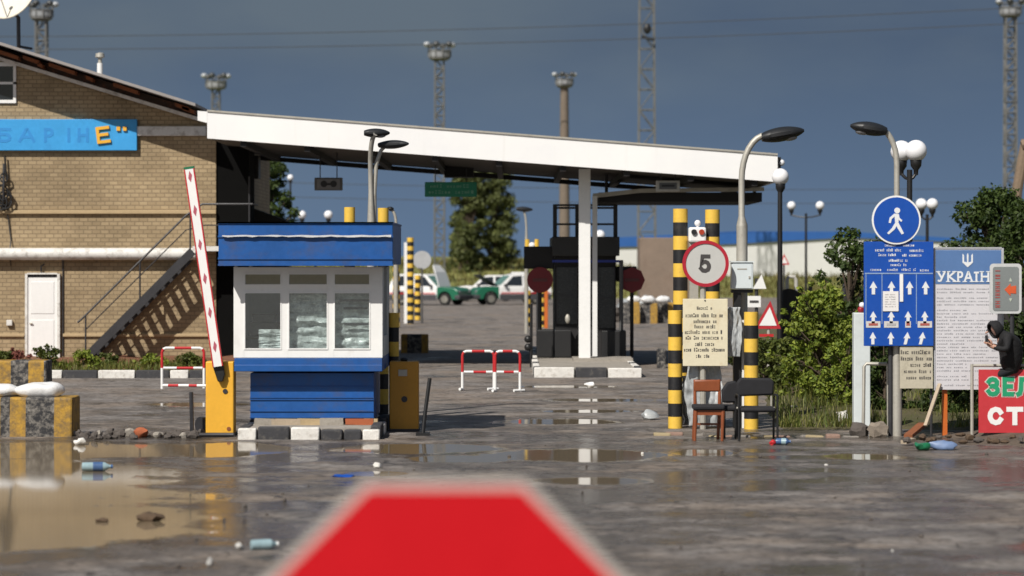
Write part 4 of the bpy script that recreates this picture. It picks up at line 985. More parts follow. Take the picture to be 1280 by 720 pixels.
street_lamp('grey curved lamp leaning left behind the pedestrian sign', 1121, 36.86, .075, [(1121, 345, 0), (1121, 343, 0), (1121, 300, 0)] + arc(1121, 205, 1096, 160), ((1108, 164, 0), (1063, 157, 0), .155))
t = street_lamp('grey twin headed lamp rising behind the blue booth', 465, 41.5, .07, [(464, 300, 0), (464, 290, 0), (463.5, 240, 0)] + arc(463, 205, 471, 168, 8, 0, -.3), ((456, 167, -.2), (488, 167, -.2), .115))
q = MB(); q.tube([(X(467, 41.5), 41.55, 0), (X(467.5, 41.5), 41.55, Z(240, 41.5)), (X(470, 41.5), 41.55, Z(205, 41.5)), (X(476, 41.5), 41.55, Z(188, 41.5)), (X(482, 41.5), 41.5, Z(182, 41.5))], [.055, .04, .035, .03, .03], 10); q.build('second_pole', grey_metal, t)
q = MB(); k = 12; p, e = Vector((X(474, 41.5), 41.5, Z(181.5, 41.5))), Vector((X(511, 41.5), 41.3, Z(179.5, 41.5)))
q.tube([p + (e - p) * i / k for i in range(k + 1)], [max(.02, .11 * math.sin(math.pi * min(1, .12 + .85 * i / k)) ** .6) for i in range(k + 1)], 14); q.v = [(x, y, z - (z - p.z) * .35) for x, y, z in q.v]; q.build('second_head', M('lamp_housing', (.014, .015, .017), .45), t)
street_lamp('distant pale lamp with flat head left of the steel frame', 657, 90, .07, [(658, 320, 0), (658, 310, 0)] + arc(658, 290, 654, 264), ((645, 261, 0), (666, 262, 0), .14))
street_lamp('small curved lamp hidden behind booth roof corner', 493, 60, .06, [(495, 320, 0), (495, 300, 0)] + arc(495, 280, 487, 261), ((492, 262, 0), (484, 260, 0), .08))

# ------------------------------------------------------------------ speed sign, notice board, box
YG = 38.3
sg = thing('speed_sign', 'round speed limit sign showing a black 5 in red ring', 'road sign', (X(880, YG), YG, 0))
q = MB(); q.tube([(X(879, YG), YG + .06, 0), (X(879, YG), YG + .06, Z(303, YG))], .045, 10); q.build('post', grey_metal, sg)
q = MB(); q.disc(X(882, YG), Z(329.5, YG), .345, YG, YG + .02, 48); q.build('disc', M('sign_white_dusty', (.50, .50, .48), .5, .06, 3), sg, smooth=False)
q = MB(); q.ring(X(882, YG), Z(329.5, YG), .298, .348, YG - .012, YG + .024, 48); q.build('ring', M('sign_ring_red', (.40, .012, .03), .45, .1), sg, smooth=False)
glyph('numeral', '5', (873.5, 318, 889, 341), 5.0, YG - .001, ink, sg, .003)
tl = thing('traffic_signal', 'white twin lens signal head with white ball on top', 'traffic signal', (X(872, 39.2), 39.2, 0))
q = MB(); q.box(X(861, 39.2), X(883, 39.2), 39.2, 39.4, Z(303, 39.2), Z(284, 39.2)); q.build('housing', white, tl, smooth=False, bevel=.03)
for px, m_ in ((867.5, black_paint), (877, M('lens_red', (.40, .05, .02), .3))):
    q = MB(); q.disc(X(px, 39.2), Z(290, 39.2), .042, 39.17, 39.199, 20); q.build('lens', m_, tl, smooth=False)
q = MB(); q.ball((X(872, 39.3), 39.3, Z(279, 39.3)), .05, 14, 8); q.tube([(X(872, 39.3), 39.3, Z(284, 39.3)), (X(872, 39.3), 39.3, Z(281, 39.3))], .02, 8); q.build('ball', globe_m, tl)
q = MB(); q.box(X(862, 39.25), X(873, 39.25), 39.26, 39.4, 0, Z(303, 39.25)); q.build('post', grey_metal, tl, smooth=False)
nb = thing('notice_board', 'cream notice board of small dark text under speed sign', 'notice board', (X(881, YG), YG, Z(457, YG)))
q = MB(); q.box(X(853.5, YG), X(909.5, YG), YG - .03, YG + .005, Z(457.5, YG), Z(373.5, YG)); q.build('board', cream, nb, smooth=False, bevel=.006)
rows = [(871, 890, 385, 4), (857, 905, 394, 5), (867, 895, 401.5, 4.6), (868, 894, 408, 4.6), (856, 904, 415, 4.6), (857, 904, 422, 4.6), (869, 894, 430, 4.6), (855, 905, 437, 4.6), (870, 891, 445, 4)]
printlines('notice_text', rows, YG - .031, ink, nb, 11, 2.4)
q = MB(); q.tube([(X(881, YG), YG - .035, Z(376, YG)), (X(881, YG), YG - .03, Z(375, YG))], .012, 8); q.tube([(X(881, YG), YG - .035, Z(459, YG)), (X(881, YG), YG + .05, Z(459, YG))], .02, 8); q.build('bolt', dark_metal, nb)
YE = 38.6
eb = thing('electric_box', 'pale electric cabinet strapped to the lamp pole', 'electric box', (X(928, YE), YE, Z(362, YE)))
q = MB(); q.box(X(914, YE), X(941, YE), YE - .08, YE + .17, Z(361.5, YE), Z(328, YE)); bb = q.build('housing', box_white, eb, smooth=False, bevel=.012)
q = MB(); q.box(X(916, YE), X(939, YE), YE - .088, YE - .0805, Z(360, YE), Z(330, YE)); q.build('door', box_white, bb, smooth=False)
q = MB(); q.box(X(935, YE), X(937, YE), YE - .1, YE - .089, Z(348, YE), Z(345, YE)); q.box(X(921, YE), X(933, YE), YE - .092, YE - .0885, Z(337, YE), Z(335.5, YE)); q.build('latch', grey_metal, bb, smooth=False)
q = MB(); q.box(X(913, YE), X(942, YE), YE - .1, YE + .19, Z(328, YE) + .001, Z(326.5, YE)); q.build('rain_cover', box_white, bb, smooth=False)
q = MB(); q.box(X(917, YE), X(926.5, YE), YE + .0, YE + .15, 0, Z(362, YE)); q.box(X(914, YE), X(941, YE), YE - .03, YE + .12, Z(366, YE), Z(362, YE)); tag(q.build('post_stub', black_metal, smooth=False), 'black steel post under the pale electric cabinet', 'post')
q = MB(); q.box(X(927, YE), X(931, YE), YE + .02, YE + .06, 0, Z(400, YE)); tag(q.build('white_pipe', white, smooth=False), 'thin white pipe beside the black steel post', 'pipe')
# grey tarpaulins
def cloth(name, label, px0, px1, py0, py1, Y, seed, taper=0., amp=.07, cat='tarpaulin', skew=0.):
    q = MB(); nx, nz = 26, 34
    for j in range(nz + 1):
        v = j / nz
        for i in range(nx + 1):
            u = i / nx; mid = (px0 + px1) / 2 + skew * v; hw = (px1 - px0) / 2 * (1 - taper * abs(v - .45))
            px = mid + (u * 2 - 1) * hw; py = py0 + (py1 - py0) * v
            q.v.append((X(px, Y) + .03 * noise.noise(Vector((v * 5, seed, u))), Y + amp * noise.noise(Vector((u * 4.5 + seed, v * 2.2, 0))) + .4 * amp * noise.noise(Vector((u * 11, v * 9, seed))), Z(py, Y)))
    for j in range(nz):
        for i in range(nx):
            a = j * (nx + 1) + i; q.f.append((a, a + 1, a + nx + 2, a + nx + 1)); q.m.append(0)
    o = q.build(name, tarp, ang=80); s = o.modifiers.new('solid', 'SOLIDIFY'); s.thickness = .006
    return tag(o, label, cat)
cloth('tarpaulin', 'grey tarpaulin hanging to the ground under the cream notice', 855, 905, 455, 533, 38.47, 3, .45, .09)
cloth('tarpaulin', 'grey tarpaulin bundle hanging below the electric cabinet', 905, 928, 384, 446, 38.42, 9, .5, .05)
cloth('tarpaulin', 'grey sheet slipped against the short left striped post', 850, 866, 470, 530, 39.0, 5, .9, .1)
q = MB(); q.ball((X(813, 40.7), 40.7, .07), .12, 12, 8, sc=(1.3, 1, .7)); q.jitter(.06, 7); tag(q.build('grey_rag', tarp), 'crumpled grey rag on the road left of striped post', 'rag')

# ------------------------------------------------------------------ chairs
YH = 35.9
wc = thing('wooden_chair', 'reddish wooden chair with black seat below cream notice', 'chair', (X(886, YH), YH, 0))
xl_, xr_ = X(869, YH), X(903, YH)
for x in (xl_, xr_ - .035):
    back = -0.04
    q = MB(); q.tube([(x, YH + .36, 0), (x + .02, YH + .30, .45), (x + .02, YH + .36, .84)], [.022, .026, .02], 8); q.build('rear_leg', wood, wc)
for x in (xl_ - .01, xr_ - .01):
    q = MB(); q.tube([(x, YH - .06, 0), (x + .015, YH - .03, .43)], [.02, .028], 8); q.build('front_leg', wood, wc)
q = MB(); q.box(xl_ - .03, xr_ + .03, YH - .08, YH + .33, .43, .50); q.build('seat', fabric, wc, bevel=.025)
q = MB(); q.box(xl_ - .0, xr_ - .0, YH + .31, YH + .36, .67, .84); q.build('backrest', wood, wc, bevel=.02)
q = MB(); q.box(xl_, xr_, YH - .04, YH - .01, .36, .43); q.build('apron', wood, wc, smooth=False)
q = MB(); q.box(xl_ + .03, xr_ - .03, YH + .28, YH + .3, .2, .23); q.build('stretcher', wood, wc, smooth=False)
bc = thing('black_armchair', 'black padded metal chair leaning beside the striped post', 'chair', (X(945, YH), YH, 0))
a0, a1 = X(923, YH), X(971, YH)
for x in (a0, a1):
    q = MB(); q.tube([(x, YH - .1, 0), (x, YH - .08, .62), (x, YH - .02, .64), (x, YH + .33, .63), (x, YH + .4, .58), (x, YH + .45, 0)], .016, 8); q.build('side_frame', black_metal, bc)
q = MB(); q.box(a0 + .02, a1 - .02, YH - .1, YH + .36, .40, .47); q.build('seat', fabric, bc, bevel=.03)
q = MB(); q.prism([(a0 + .0, .60), (a1 - .01, .62), (a1 - .0, .80), (a1 - .05, .86), (a0 + .06, .87), (a0 + .0, .80)], YH + .33, YH + .40); q.build('backrest', fabric, bc, bevel=.03)
q = MB(); q.tube([(a0, YH + .3, .44), (a1, YH + .3, .44)], .016, 8); q.tube([(a0 + .04, YH + .36, .44), (a0 + .04, YH + .37, .7)], .015, 8); q.tube([(a1 - .04, YH + .36, .44), (a1 - .04, YH + .37, .7)], .015, 8); q.build('cross_rail', grey_metal, bc)
b2 = thing('folded_chair', 'black chair turned sideways between the wooden chair and armchair', 'chair', (X(912, 36.5), 36.5, 0))
q = MB(); q.box(X(903, 36.5), X(926, 36.5), 36.4, 36.85, .38, .46); q.build('seat', fabric, b2, bevel=.03)
q = MB(); q.prism([(X(905, 36.5), .48), (X(923, 36.5), .48), (X(927, 36.5), .70), (X(922, 36.5), .80), (X(911, 36.5), .78), (X(904, 36.5), .66)], 36.8, 36.88); q.build('backrest', fabric, b2, bevel=.03)
for px in (905, 924):
    for yy in (36.42, 36.82):
        q = MB(); q.tube([(X(px, 36.5), yy, 0), (X(px, 36.5), yy, .4)], .015, 8); q.build('leg', black_metal, b2)

# ------------------------------------------------------------------ distant small signs at right
YT = 53
t = thing('warning_sign', 'white triangular warning sign edged in red behind globe pole', 'road sign', (X(959, YT), YT, 0))
q = MB(); tri = [(X(943, YT), Z(411, YT)), (X(976, YT), Z(411, YT)), (X(963, YT), Z(376, YT))]; q.prism(tri, YT, YT + .02); q.build('plate', M('triangle_red', (.45, .02, .03), .5), t, smooth=False)
cxx, czz = sum(p[0] for p in tri) / 3, sum(p[1] for p in tri) / 3
q = MB(); q.prism([(cxx + (a - cxx) * .66, czz + (b - czz) * .66) for a, b in tri], YT - .008, YT - .001); q.build('face', white, t, smooth=False)
q = MB(); q.tube([(X(961, YT), YT + .05, 0), (X(961, YT), YT + .05, Z(385, YT))], .035, 8); q.build('post', grey_metal, t)
q = MB(); q.box(X(949, YT), X(967, YT), YT, YT + .02, Z(421, YT), Z(417.5, YT)); q.build('red_bar', red, t, smooth=False)
t = thing('white_sign', 'white plates bolted at angles behind the electric cabinet', 'road sign', (X(948, 60), 60, 0))
q = MB(); q.prism([(X(941, 60), Z(361, 60)), (X(952, 60), Z(343, 60)), (X(958, 60), Z(361, 60))], 60, 60.03); q.build('tilted_plate', white, t, smooth=False)
q = MB(); q.box(X(933, 60), X(951, 60), 60, 60.03, Z(384, 60), Z(370, 60)); p_ = q.build('plate', white, t, smooth=False)
q = MB(); q.box(X(937, 60), X(948, 60), 59.985, 59.999, Z(378, 60), Z(375.5, 60)); q.build('dark_symbol', ink, p_, smooth=False)
q = MB(); q.tube([(X(946, 60), 60.08, 0), (X(946, 60), 60.08, Z(348, 60))], .04, 8); q.build('post', dark_metal, t)
t = thing('small_triangle_sign', 'tiny red edged triangle sign at the far grassy edge', 'road sign', (X(981, 100), 100, 0))
tri = [(X(975, 100), Z(331, 100)), (X(987, 100), Z(331, 100)), (X(980, 100), Z(317, 100))]
q = MB(); q.prism(tri, 100, 100.02); q.build('plate', red, t, smooth=False)
cxx, czz = sum(p[0] for p in tri) / 3, sum(p[1] for p in tri) / 3
q = MB(); q.prism([(cxx + (a - cxx) * .6, czz + (b - czz) * .6) for a, b in tri], 99.99, 99.999); q.build('face', white, t, smooth=False)
q = MB(); q.tube([(X(980, 100), 100.05, 0), (X(980, 100), 100.05, Z(322, 100))], .04, 8); q.build('post', dark_metal, t)
q = MB(); q.tube([(X(984, 70), 70, 0), (X(984, 70), 70, Z(349, 70)), (X(986, 70), 70, Z(346, 70)), (X(993, 70), 70, Z(346, 70)), (X(995, 70), 70, Z(350, 70)), (X(995, 70), 70, 0)], .05, 8)
tag(q.build('pipe_hoop', M('pale_pipe', (.5, .48, .44), .6)), 'pale pipe hoop rising above the dark fence', 'pipe hoop')

# ------------------------------------------------------------------ sign group at right
YA = 36.68
lbn = thing('lane_board', 'blue lane board with columns of white arrows on lamp pole', 'road sign', (X(1123, YA), YA, Z(432, YA)))
q = MB(); q.box(X(1080, YA), X(1167, YA), YA, YA + .04, Z(432.5, YA), Z(302, YA)); q.build('board', sign_blue, lbn, smooth=False, bevel=.006)
printlines('heading_text', [(1106, 1122, 306.5, 3), (1129, 1143, 306.5, 3), (1094, 1130, 312.5, 3.6), (1137, 1158, 313, 3.6), (1098, 1122, 318.5, 3.2), (1128, 1152, 319, 3.2), (1111, 1135, 325.5, 3.2), (1113, 1134, 331, 3.2), (1088, 1105, 337, 3.2), (1109, 1122, 337, 3.2), (1127, 1146, 337, 3.2), (1150, 1162, 337.5, 3.2)], YA - .001, ink_white, lbn, 5, 2.0)
q = MB(); q.box(X(1081, YA), X(1166, YA), YA - .005, YA - .001, Z(342.5, YA), Z(341, YA))
for px in (1082, 1102, 1145): q.box(X(px, YA), X(px + .9, YA), YA - .005, YA - .001, Z(405, YA), Z(342.6, YA))
q.build('divider', M('divider_pale', (.25, .36, .55), .5), lbn, smooth=False)
q = MB(); q.box(X(1124.5, YA), X(1128.8, YA), YA - .012, YA - .001, Z(377, YA), Z(342.6, YA)); q.build('white_tape', white, lbn, smooth=False)
def arrow(px, yt, yb, hw, sw, skew=0):
    ym = yt + (yb - yt) * .52
    P = [(px + skew, yt), (px + hw + skew * .5, ym), (px + sw + skew * .4, ym - .4), (px + sw - skew * .6, yb), (px - sw - skew * .6, yb), (px - sw + skew * .4, ym - .4), (px - hw + skew * .5, ym)]
    q = MB(); q.prism([(X(a, YA), Z(b, YA)) for a, b in P], YA - .006, YA - .001); q.build('arrow', ink_white, lbn, smooth=False)
for px in (1091.7, 1114.3, 1137, 1157): arrow(px, 351.5, 368, 4.8, 2.1)
for px in (1091.5, 1114, 1135, 1156): arrow(px, 389, 404, 4.4, 2.0)
for px, sk in ((1091, 0), (1113.5, 0), (1132.5, 2), (1151.5, 2.2)): arrow(px, 415, 430.5, 4.3, 1.9, sk)
for px, wd, m_ in ((1091.5, 18, red), (1114, 18, ink_grey), (1135, 7, red), (1156, 18, red)):
    q = MB(); q.box(X(px - wd / 2, YA), X(px + wd / 2, YA), YA - .006, YA - .001, Z(409.5, YA), Z(401.5, YA)); z_ = q.build('small_plate', M('plate_pale', (.62, .60, .58), .5), lbn, smooth=False)
    q = MB(); q.box(X(px - wd * .32, YA), X(px + wd * .32, YA), YA - .009, YA - .0065, Z(407, YA), Z(404, YA)); q.build('plate_print', m_ if m_ is not red else M('plate_red', (.40, .10, .08), .5), z_, smooth=False)
q = MB(); q.box(X(1103.5, YA), X(1123, YA), YA - .014, YA - .008, Z(389, YA), Z(364, YA)); ps = q.build('paper_notice', paper, lbn, smooth=False)
printlines('fine_print', [(1106, 1120, 368 + 3 * k, 1.4) for k in range(6)], YA - .0145, ink_grey, ps, 8, 1.2)
pdn = thing('pedestrian_sign', 'round blue sign with a white walking figure', 'road sign', (X(1120, YA), YA, Z(305, YA)))
q = MB(); q.disc(X(1120, YA), Z(275, YA), .35, YA - .03, YA - .008, 48); q.build('disc', white, pdn, smooth=False)
q = MB(); q.disc(X(1120, YA), Z(275, YA), .325, YA - .036, YA - .0305, 48); q.build('blue_face', sign_blue, pdn, smooth=False)
fx = lambda px: X(px, YA)
fz = lambda py: Z(py, YA)
q = MB(); yw0, yw1 = YA - .041, YA - .0365
q.disc(fx(1121), fz(263.2), .042, yw0, yw1, 16)
for P in ([(1117.5, 267), (1123, 267.5), (1122.5, 279), (1118.5, 280)], [(1118.8, 279), (1122.6, 278.5), (1126, 285), (1129.5, 291.8), (1126.5, 293), (1121.5, 285.5)], [(1118.4, 278.5), (1121, 281.5), (1117.5, 287), (1110.5, 293), (1108.3, 291.4), (1114.5, 285)],
          [(1117.5, 267), (1118.5, 270), (1114, 274), (1113, 279), (1110.3, 278.5), (1111.6, 272)], [(1123, 267.5), (1124, 272.5), (1127.5, 275.5), (1126, 277.4), (1121.8, 274)]):
    q.prism([(fx(a), fz(b)) for a, b in P], yw0 - .0003 * len(q.f) / 20, yw1)
q.build('walking_figure', ink_white, pdn, smooth=False)
q = MB(); q.tube([(X(1115, YA), YA + .15, 0), (X(1115, YA), YA + .15, Z(320, YA))], .035, 8)
tag(q.build('dark_post', dark_metal), 'dark steel post beside lamp pole under the lane board', 'post')
# cream board with heavy dark text
cbn = thing('small_notice', 'dusty cream notice with dark rows below lane board', 'notice board', (X(1146, 36.7), 36.7, Z(485, 36.7)))
q = MB(); q.box(X(1125, 36.7), X(1166, 36.7), 36.7, 36.73, Z(485.5, 36.7), Z(433, 36.7)); q.build('board', M('dusty_cream', (.50, .46, .36), .6, .15, 3, dirt=(.25, .22, .16), dirt_amt=.35), cbn, smooth=False)
printlines('notice_text', [(1126, 1165, 440, 5), (1126, 1165, 448, 5), (1138, 1165, 456, 4.6), (1130, 1165, 464, 4.4), (1133, 1165, 472, 4)], 36.699, ink, cbn, 4, 2.6)
q = MB(); q.box(X(1127, 36.75), X(1166, 36.75), 36.735, 36.76, Z(440, 36.75), Z(436, 36.75)); q.tube([(X(1164, 36.8), 36.8, 0), (X(1164, 36.8), 36.8, Z(436, 36.8))], .02, 8); q.build('support', dark_metal, cbn)
# big information board
YI = 36.75
ib = thing('information_board', 'tall white information board with blue header and trident', 'information board', (X(1210, YI), YI, 0))
q = MB(); q.box(X(1168, YI), X(1253, YI), YI, YI + .05, Z(487, YI), Z(311, YI)); q.build('panel', M('info_white', (.60, .59, .62), .55, .06, 2, dirt=(.4, .38, .38), dirt_amt=.2), ib, smooth=False)
q = MB(); q.box(X(1169.5, YI), X(1251.5, YI), YI - .005, YI - .001, Z(355, YI), Z(312.5, YI)); hdr = q.build('header', info_blue, ib, smooth=False)
for ch_, a_, b_ in (('У', 1171.5, 1182), ('К', 1184, 1194.8), ('Р', 1196.5, 1204), ('А', 1204.8, 1216), ('Ї', 1217, 1224), ('Н', 1226, 1236.5), ('А', 1238, 1249.2)):
    glyph('heading_letter', ch_, (a_, 339, b_, 352.5), 2.3, YI - .0055, ink_white, hdr, .003, serif=2.2)
q = MB(); e0, e1 = YI - .010, YI - .0055     # trident emblem
tz = lambda py: Z(py, YI)
tx = lambda px: X(px, YI)
for P in ([(1203, 317), (1205, 319), (1205, 327), (1203, 328)], [(1216, 317), (1214, 319), (1214, 327), (1216, 328)], [(1208.4, 319), (1209.5, 316), (1210.6, 319), (1210.3, 328), (1208.7, 328)],
          [(1203, 328), (1205, 327), (1208.7, 328), (1210.3, 328), (1214, 327), (1216, 328), (1213, 331), (1209.5, 334), (1206, 331)]):
    q.prism([(tx(a), tz(b)) for a, b in P], e0 - .0004 * len(q.f) / 10, e1)
q.build('trident_emblem', ink_white, hdr, smooth=False)
rows = []; y = 361
r3 = random.Random(4)
while y < 483:
    rows.append((1171, 1249 - r3.choice((0, 0, 0, 14, 40)), y, 1.7)); y += r3.choice((4.2, 4.2, 4.2, 7))
printlines('body_text', rows, YI - .001, M('info_print', (.36, .36, .39), .6), ib, 6, 2.3)
q = MB(); q.box(X(1167.4, YI), X(1169, YI), YI - .01, YI + .06, Z(488, YI), Z(310, YI)); q.box(X(1252, YI), X(1254.5, YI), YI - .01, YI + .06, Z(488, YI), Z(310, YI)); q.box(X(1169, YI), X(1252, YI), YI - .01, YI + .06, Z(311, YI), Z(309, YI)); q.build('frame', M('info_frame', (.42, .43, .46), .5), ib, smooth=False)
for px in (1182, 1243):
    q = MB(); q.box(X(px - 3, YI), X(px + 3, YI), YI + .055, YI + .12, 0, Z(400, YI)); q.build('leg', orange if px < 1200 else dark_metal, ib, smooth=False)
# small grey sign with red arrow
YM = 36.45
gs = thing('grey_sign', 'grey rounded sign with white rim and orange red arrow', 'sign', (X(1257, YM), YM, 0))
def rrect(x0, y0, x1, y1, r, Y, n=6):
    P = []
    for cxp, cyp, a0 in ((x1 - r, y0 + r, 0), (x0 + r, y0 + r, 90), (x0 + r, y1 - r, 180), (x1 - r, y1 - r, 270)):
        for i in range(n + 1):
            a = R(a0 + 90 * i / n); P.append((X(cxp + r * math.cos(a), Y), Z(cyp - r * math.sin(a), Y)))
    return P
q = MB(); q.prism(rrect(1237.5, 329.5, 1277, 392, 5, YM), YM, YM + .03); q.build('rim', M('rim_pale', (.55, .56, .56), .5), gs, smooth=False)
q = MB(); q.prism(rrect(1241, 333.5, 1273.5, 388.5, 3, YM), YM - .006, YM - .0005); q.build('face', grey_board, gs, smooth=False)
q = MB(); q.prism([(X(a, YM), Z(b, YM)) for a, b in ((1255.5, 362), (1263, 354.5), (1263, 358), (1270, 357), (1270, 367), (1263, 366.5), (1263, 370))], YM - .012, YM - .0065); q.build('arrow', M('arrow_red', (.62, .10, .03), .5), gs, smooth=False)
q = MB(); q.prism([(X(a, YM), Z(b, YM)) for a, b in ((1261, 352), (1263, 347), (1265, 352))], YM - .012, YM - .0065); q.prism([(X(a, YM), Z(b, YM)) for a, b in ((1261, 373), (1265, 373), (1263, 377.5))], YM - .012, YM - .0065); q.build('tick', M('tick_pale', (.45, .5, .42), .5), gs, smooth=False)
vt = MB(); r4 = random.Random(2); yy = 338.0
while yy < 386:
    h = r4.uniform(2.2, 3.8); k = r4.random()
    if k < .7:
        vt.box(X(1244, YM), X(1250, YM), YM - .01, YM - .0065, Z(yy + 1, YM), Z(yy, YM)); vt.box(X(1244, YM), X(1250, YM), YM - .01, YM - .0065, Z(yy + h, YM), Z(yy + h - 1, YM))
        vt.box(X(1246.5, YM), X(1247.7, YM), YM - .01, YM - .0065, Z(yy + h - 1, YM), Z(yy + 1, YM))
    else: vt.box(X(1244, YM), X(1250, YM), YM - .01, YM - .0065, Z(yy + 1.2, YM), Z(yy, YM))
    yy += h + 1.6
vt.build('vertical_lettering', M('letter_red', (.36, .07, .06), .5), gs, smooth=False)
q = MB(); q.tube([(X(1266, YM), YM + .06, 0), (X(1266, YM), YM + .06, Z(335, YM))], .03, 8); q.build('post', dark_metal, gs)
# red banner on a rail
YZ = 36.3
bn = thing('red_banner', 'red board with green and white capital letters at right edge', 'sign', (X(1258, YZ), YZ, 0))
q = MB(); q.box(X(1223.5, YZ), X(1292, YZ), YZ, YZ + .03, Z(541, YZ), Z(462, YZ)); q.build('board', M('banner_red', (.52, .035, .045), .5, .1, 2, dirt=(.35, .03, .03), dirt_amt=.2), bn, smooth=False)
for ch_, a_, b_ in (('З', 1233, 1249.5), ('Е', 1253, 1267.5), ('Л', 1270, 1288)):
    glyph('letter_outline', ch_, (a_ - 1.3, 470, b_ + 1.3, 496.5), 8.0, YZ - .001, M('letter_edge', (.62, .55, .5), .5), bn, .002)
    glyph('green_letter', ch_, (a_, 471.3, b_, 495.2), 5.4, YZ - .0055, green_text, bn, .004)
for ch_, a_, b_ in (('С', 1234.5, 1254), ('Т', 1258, 1279)):
    glyph('white_letter', ch_, (a_, 508.5, b_, 531.5), 6.2, YZ - .001, white, bn, .004)
rl = thing('pipe_railing', 'thin grey pipe railing behind the red board', 'railing', (X(1250, 36.4), 36.4, 0))
q = MB(); q.tube([(X(1215, 36.42), 36.42, Z(457, 36.4)), (X(1300, 36.42), 36.42, Z(457, 36.4))], .022, 8); q.build('rail', grey_metal, rl)
for px in (1215, 1296):
    q = MB(); q.tube([(X(px, 36.42), 36.42, 0), (X(px, 36.42), 36.42, Z(455, 36.4))], .024, 8); q.build('post', grey_metal, rl)
# white pillar, rail, stones, planks
wp = thing('white_pillar', 'narrow white sheet metal pillar left of the lane board', 'pillar', (X(1077, 37.8), 37.8, 0))
q = MB(); q.box(X(1067.5, 37.8), X(1088, 37.8), 37.8, 38.0, 0, Z(391, 37.8)); q.build('body', M('pillar_white', (.62, .67, .68), .45, .06, 2, dirt=(.4, .4, .38), dirt_amt=.25), wp, smooth=False, bevel=.012)
q = MB(); q.ball((X(1076, 37.9), 37.9, Z(387, 37.9)), .05, 12, 8); q.tube([(X(1076, 37.9), 37.9, Z(391, 37.9)), (X(1076, 37.9), 37.9, Z(388, 37.9))], .03, 8); q.build('beacon', dark_red, wp)
q = MB(); q.ball((X(1077.5, 37.9), 37.9, Z(381.5, 37.9)), .045, 12, 8); q.tube([(X(1077.5, 37.9), 37.9, Z(386, 37.9)), (X(1077.5, 37.9), 37.9, Z(381, 37.9))], .02, 8); q.build('white_cap', globe_m, wp)
q = MB(); q.tube([(X(1079, 37.2), 37.2, 0), (X(1080, 37.2), 37.2, Z(458, 37.2)), (X(1083, 37.2), 37.2, Z(454.5, 37.2)), (X(1108, 37.2), 37.2, Z(455, 37.2)), (X(1110, 37.2), 37.2, Z(458, 37.2)), (X(1111, 37.2), 37.2, 0)], .025, 8)
tag(q.build('rack_hoop', grey_metal), 'grey pipe hoop in front of the white pillar', 'pipe hoop')
def rock(label, px, py, w, h, d, mat, seed, name='stone', group=None, Y=None, z0=0.):
    Y = Y or GY(py); q = MB(); q.ball((X(px, Y), Y, z0 + h * .4), 1, 9, 6, sc=(w / 2, d / 2, h * .62)); q.jitter(min(w, h) * .28, 3.1 / max(w, .1), seed)
    return tag(q.build(name, mat, ang=25), label, 'stone' if name == 'stone' else name.replace('_', ' '), group)
rock('large pale concrete lump right of the pillar foot', 1098, 546, .30, .22, .28, M('lump_concrete', (.24, .2, .16), .9, .3, 6, bump=.6), 3)
rock('darker concrete lump against the white pillar foot', 1074, 545, .30, .18, .28, rubble_m, 6)
rock('whitish lump on the verge left of the pillar', 1053, 534, .2, .15, .2, kw, 9, Y=39.2, z0=.06)
q = MB(); q.bar((X(1156, 36.4), 36.35, Z(532, 36.4)), (X(1175, 36.7), 36.72, Z(480, 36.7)), .05, .03); tag(q.build('leaning_plank', plank_wood, smooth=False), 'pale plank leaning under the information board', 'plank')
q = MB(); q.bar((X(1131, 36.2), 35.9, .06), (X(1160, 36.5), 37.0, .16), .12, .05); tag(q.build('rusty_plank', rust, smooth=False), 'rust brown plank lying in mud by the lamp pole', 'plank')
q = MB(); q.bar((X(1128, 35), 34.9, .05), (X(1143, 35), 35.1, .07), .09, .05); tag(q.build('wood_piece', plank_wood, smooth=False), 'short pale piece of wood beside the green can', 'wood piece')
# broken white kerb along the verge
for k in range(7):
    px = 992 + k * 9; Y = 42.2 - k * .3
    rock('whitewashed kerb stone in the broken row before the shrub', px, 0, rnd.uniform(.12, .24), rnd.uniform(.05, .09), .2, M('kerb_old', (.42, .39, .34), .85, .3, 6), 30 + k, group='broken whitewashed kerb stones', Y=Y, z0=.05)
for k in range(13):
    px = 826 + k * 22 + rnd.uniform(-6, 6)
    Y = 36.9 + rnd.uniform(-.15, .15) - k * .03
    q = MB(); x = X(px, Y); hh = rnd.uniform(.015, .05); ww = rnd.uniform(.07, .14); q.box(x - ww, x + ww, Y, Y + .12, -.03, hh); q.jitter(.03, 5, k)
    tag(q.build('kerb_stone', M('kerb_faded_%d' % (k % 3), [(.36, .29, .17), (.28, .18, .14), (.22, .2, .18)][k % 3], .85, .25, 6, bump=.5), smooth=False, bevel=.02), 'low worn kerb stone with faded paint along the road edge', 'kerb stone', 'worn kerb stones before the chairs')

# ------------------------------------------------------------------ litter
def bottle(label, px, py, L_, r, rot, mats, Y=None):
    Y = Y or GY(py); x = X(px, Y); t = thing('plastic_bottle', label, 'bottle', (x, Y, 0))
    ca, sa = math.cos(rot), math.sin(rot)
    pr = [(0, .3), (.02, .95), (.35, 1), (.4, .92), (.45, 1), (.75, 1), (.88, .5), (.93, .35), (1, .35)]
    q = MB(); q.tube([(x + (a - .5) * L_ * ca, Y + (a - .5) * L_ * sa, r) for a, _ in pr], [r * b for _, b in pr], 14); q.build('body', mats[0], t)
    q = MB(); q.tube([(x + .46 * L_ * ca, Y + .46 * L_ * sa, r), (x + .53 * L_ * ca, Y + .53 * L_ * sa, r)], r * .45, 12); q.build('cap', mats[1], t)
    q = MB(); q.tube([(x - .12 * L_ * ca, Y - .12 * L_ * sa, r), (x + .2 * L_ * ca, Y + .2 * L_ * sa, r)], r * 1.03, 14); q.build('wrapper', mats[2], t)
    return t
pale_pl = M('pale_plastic', (.30, .42, .46), .25, .15, 8)
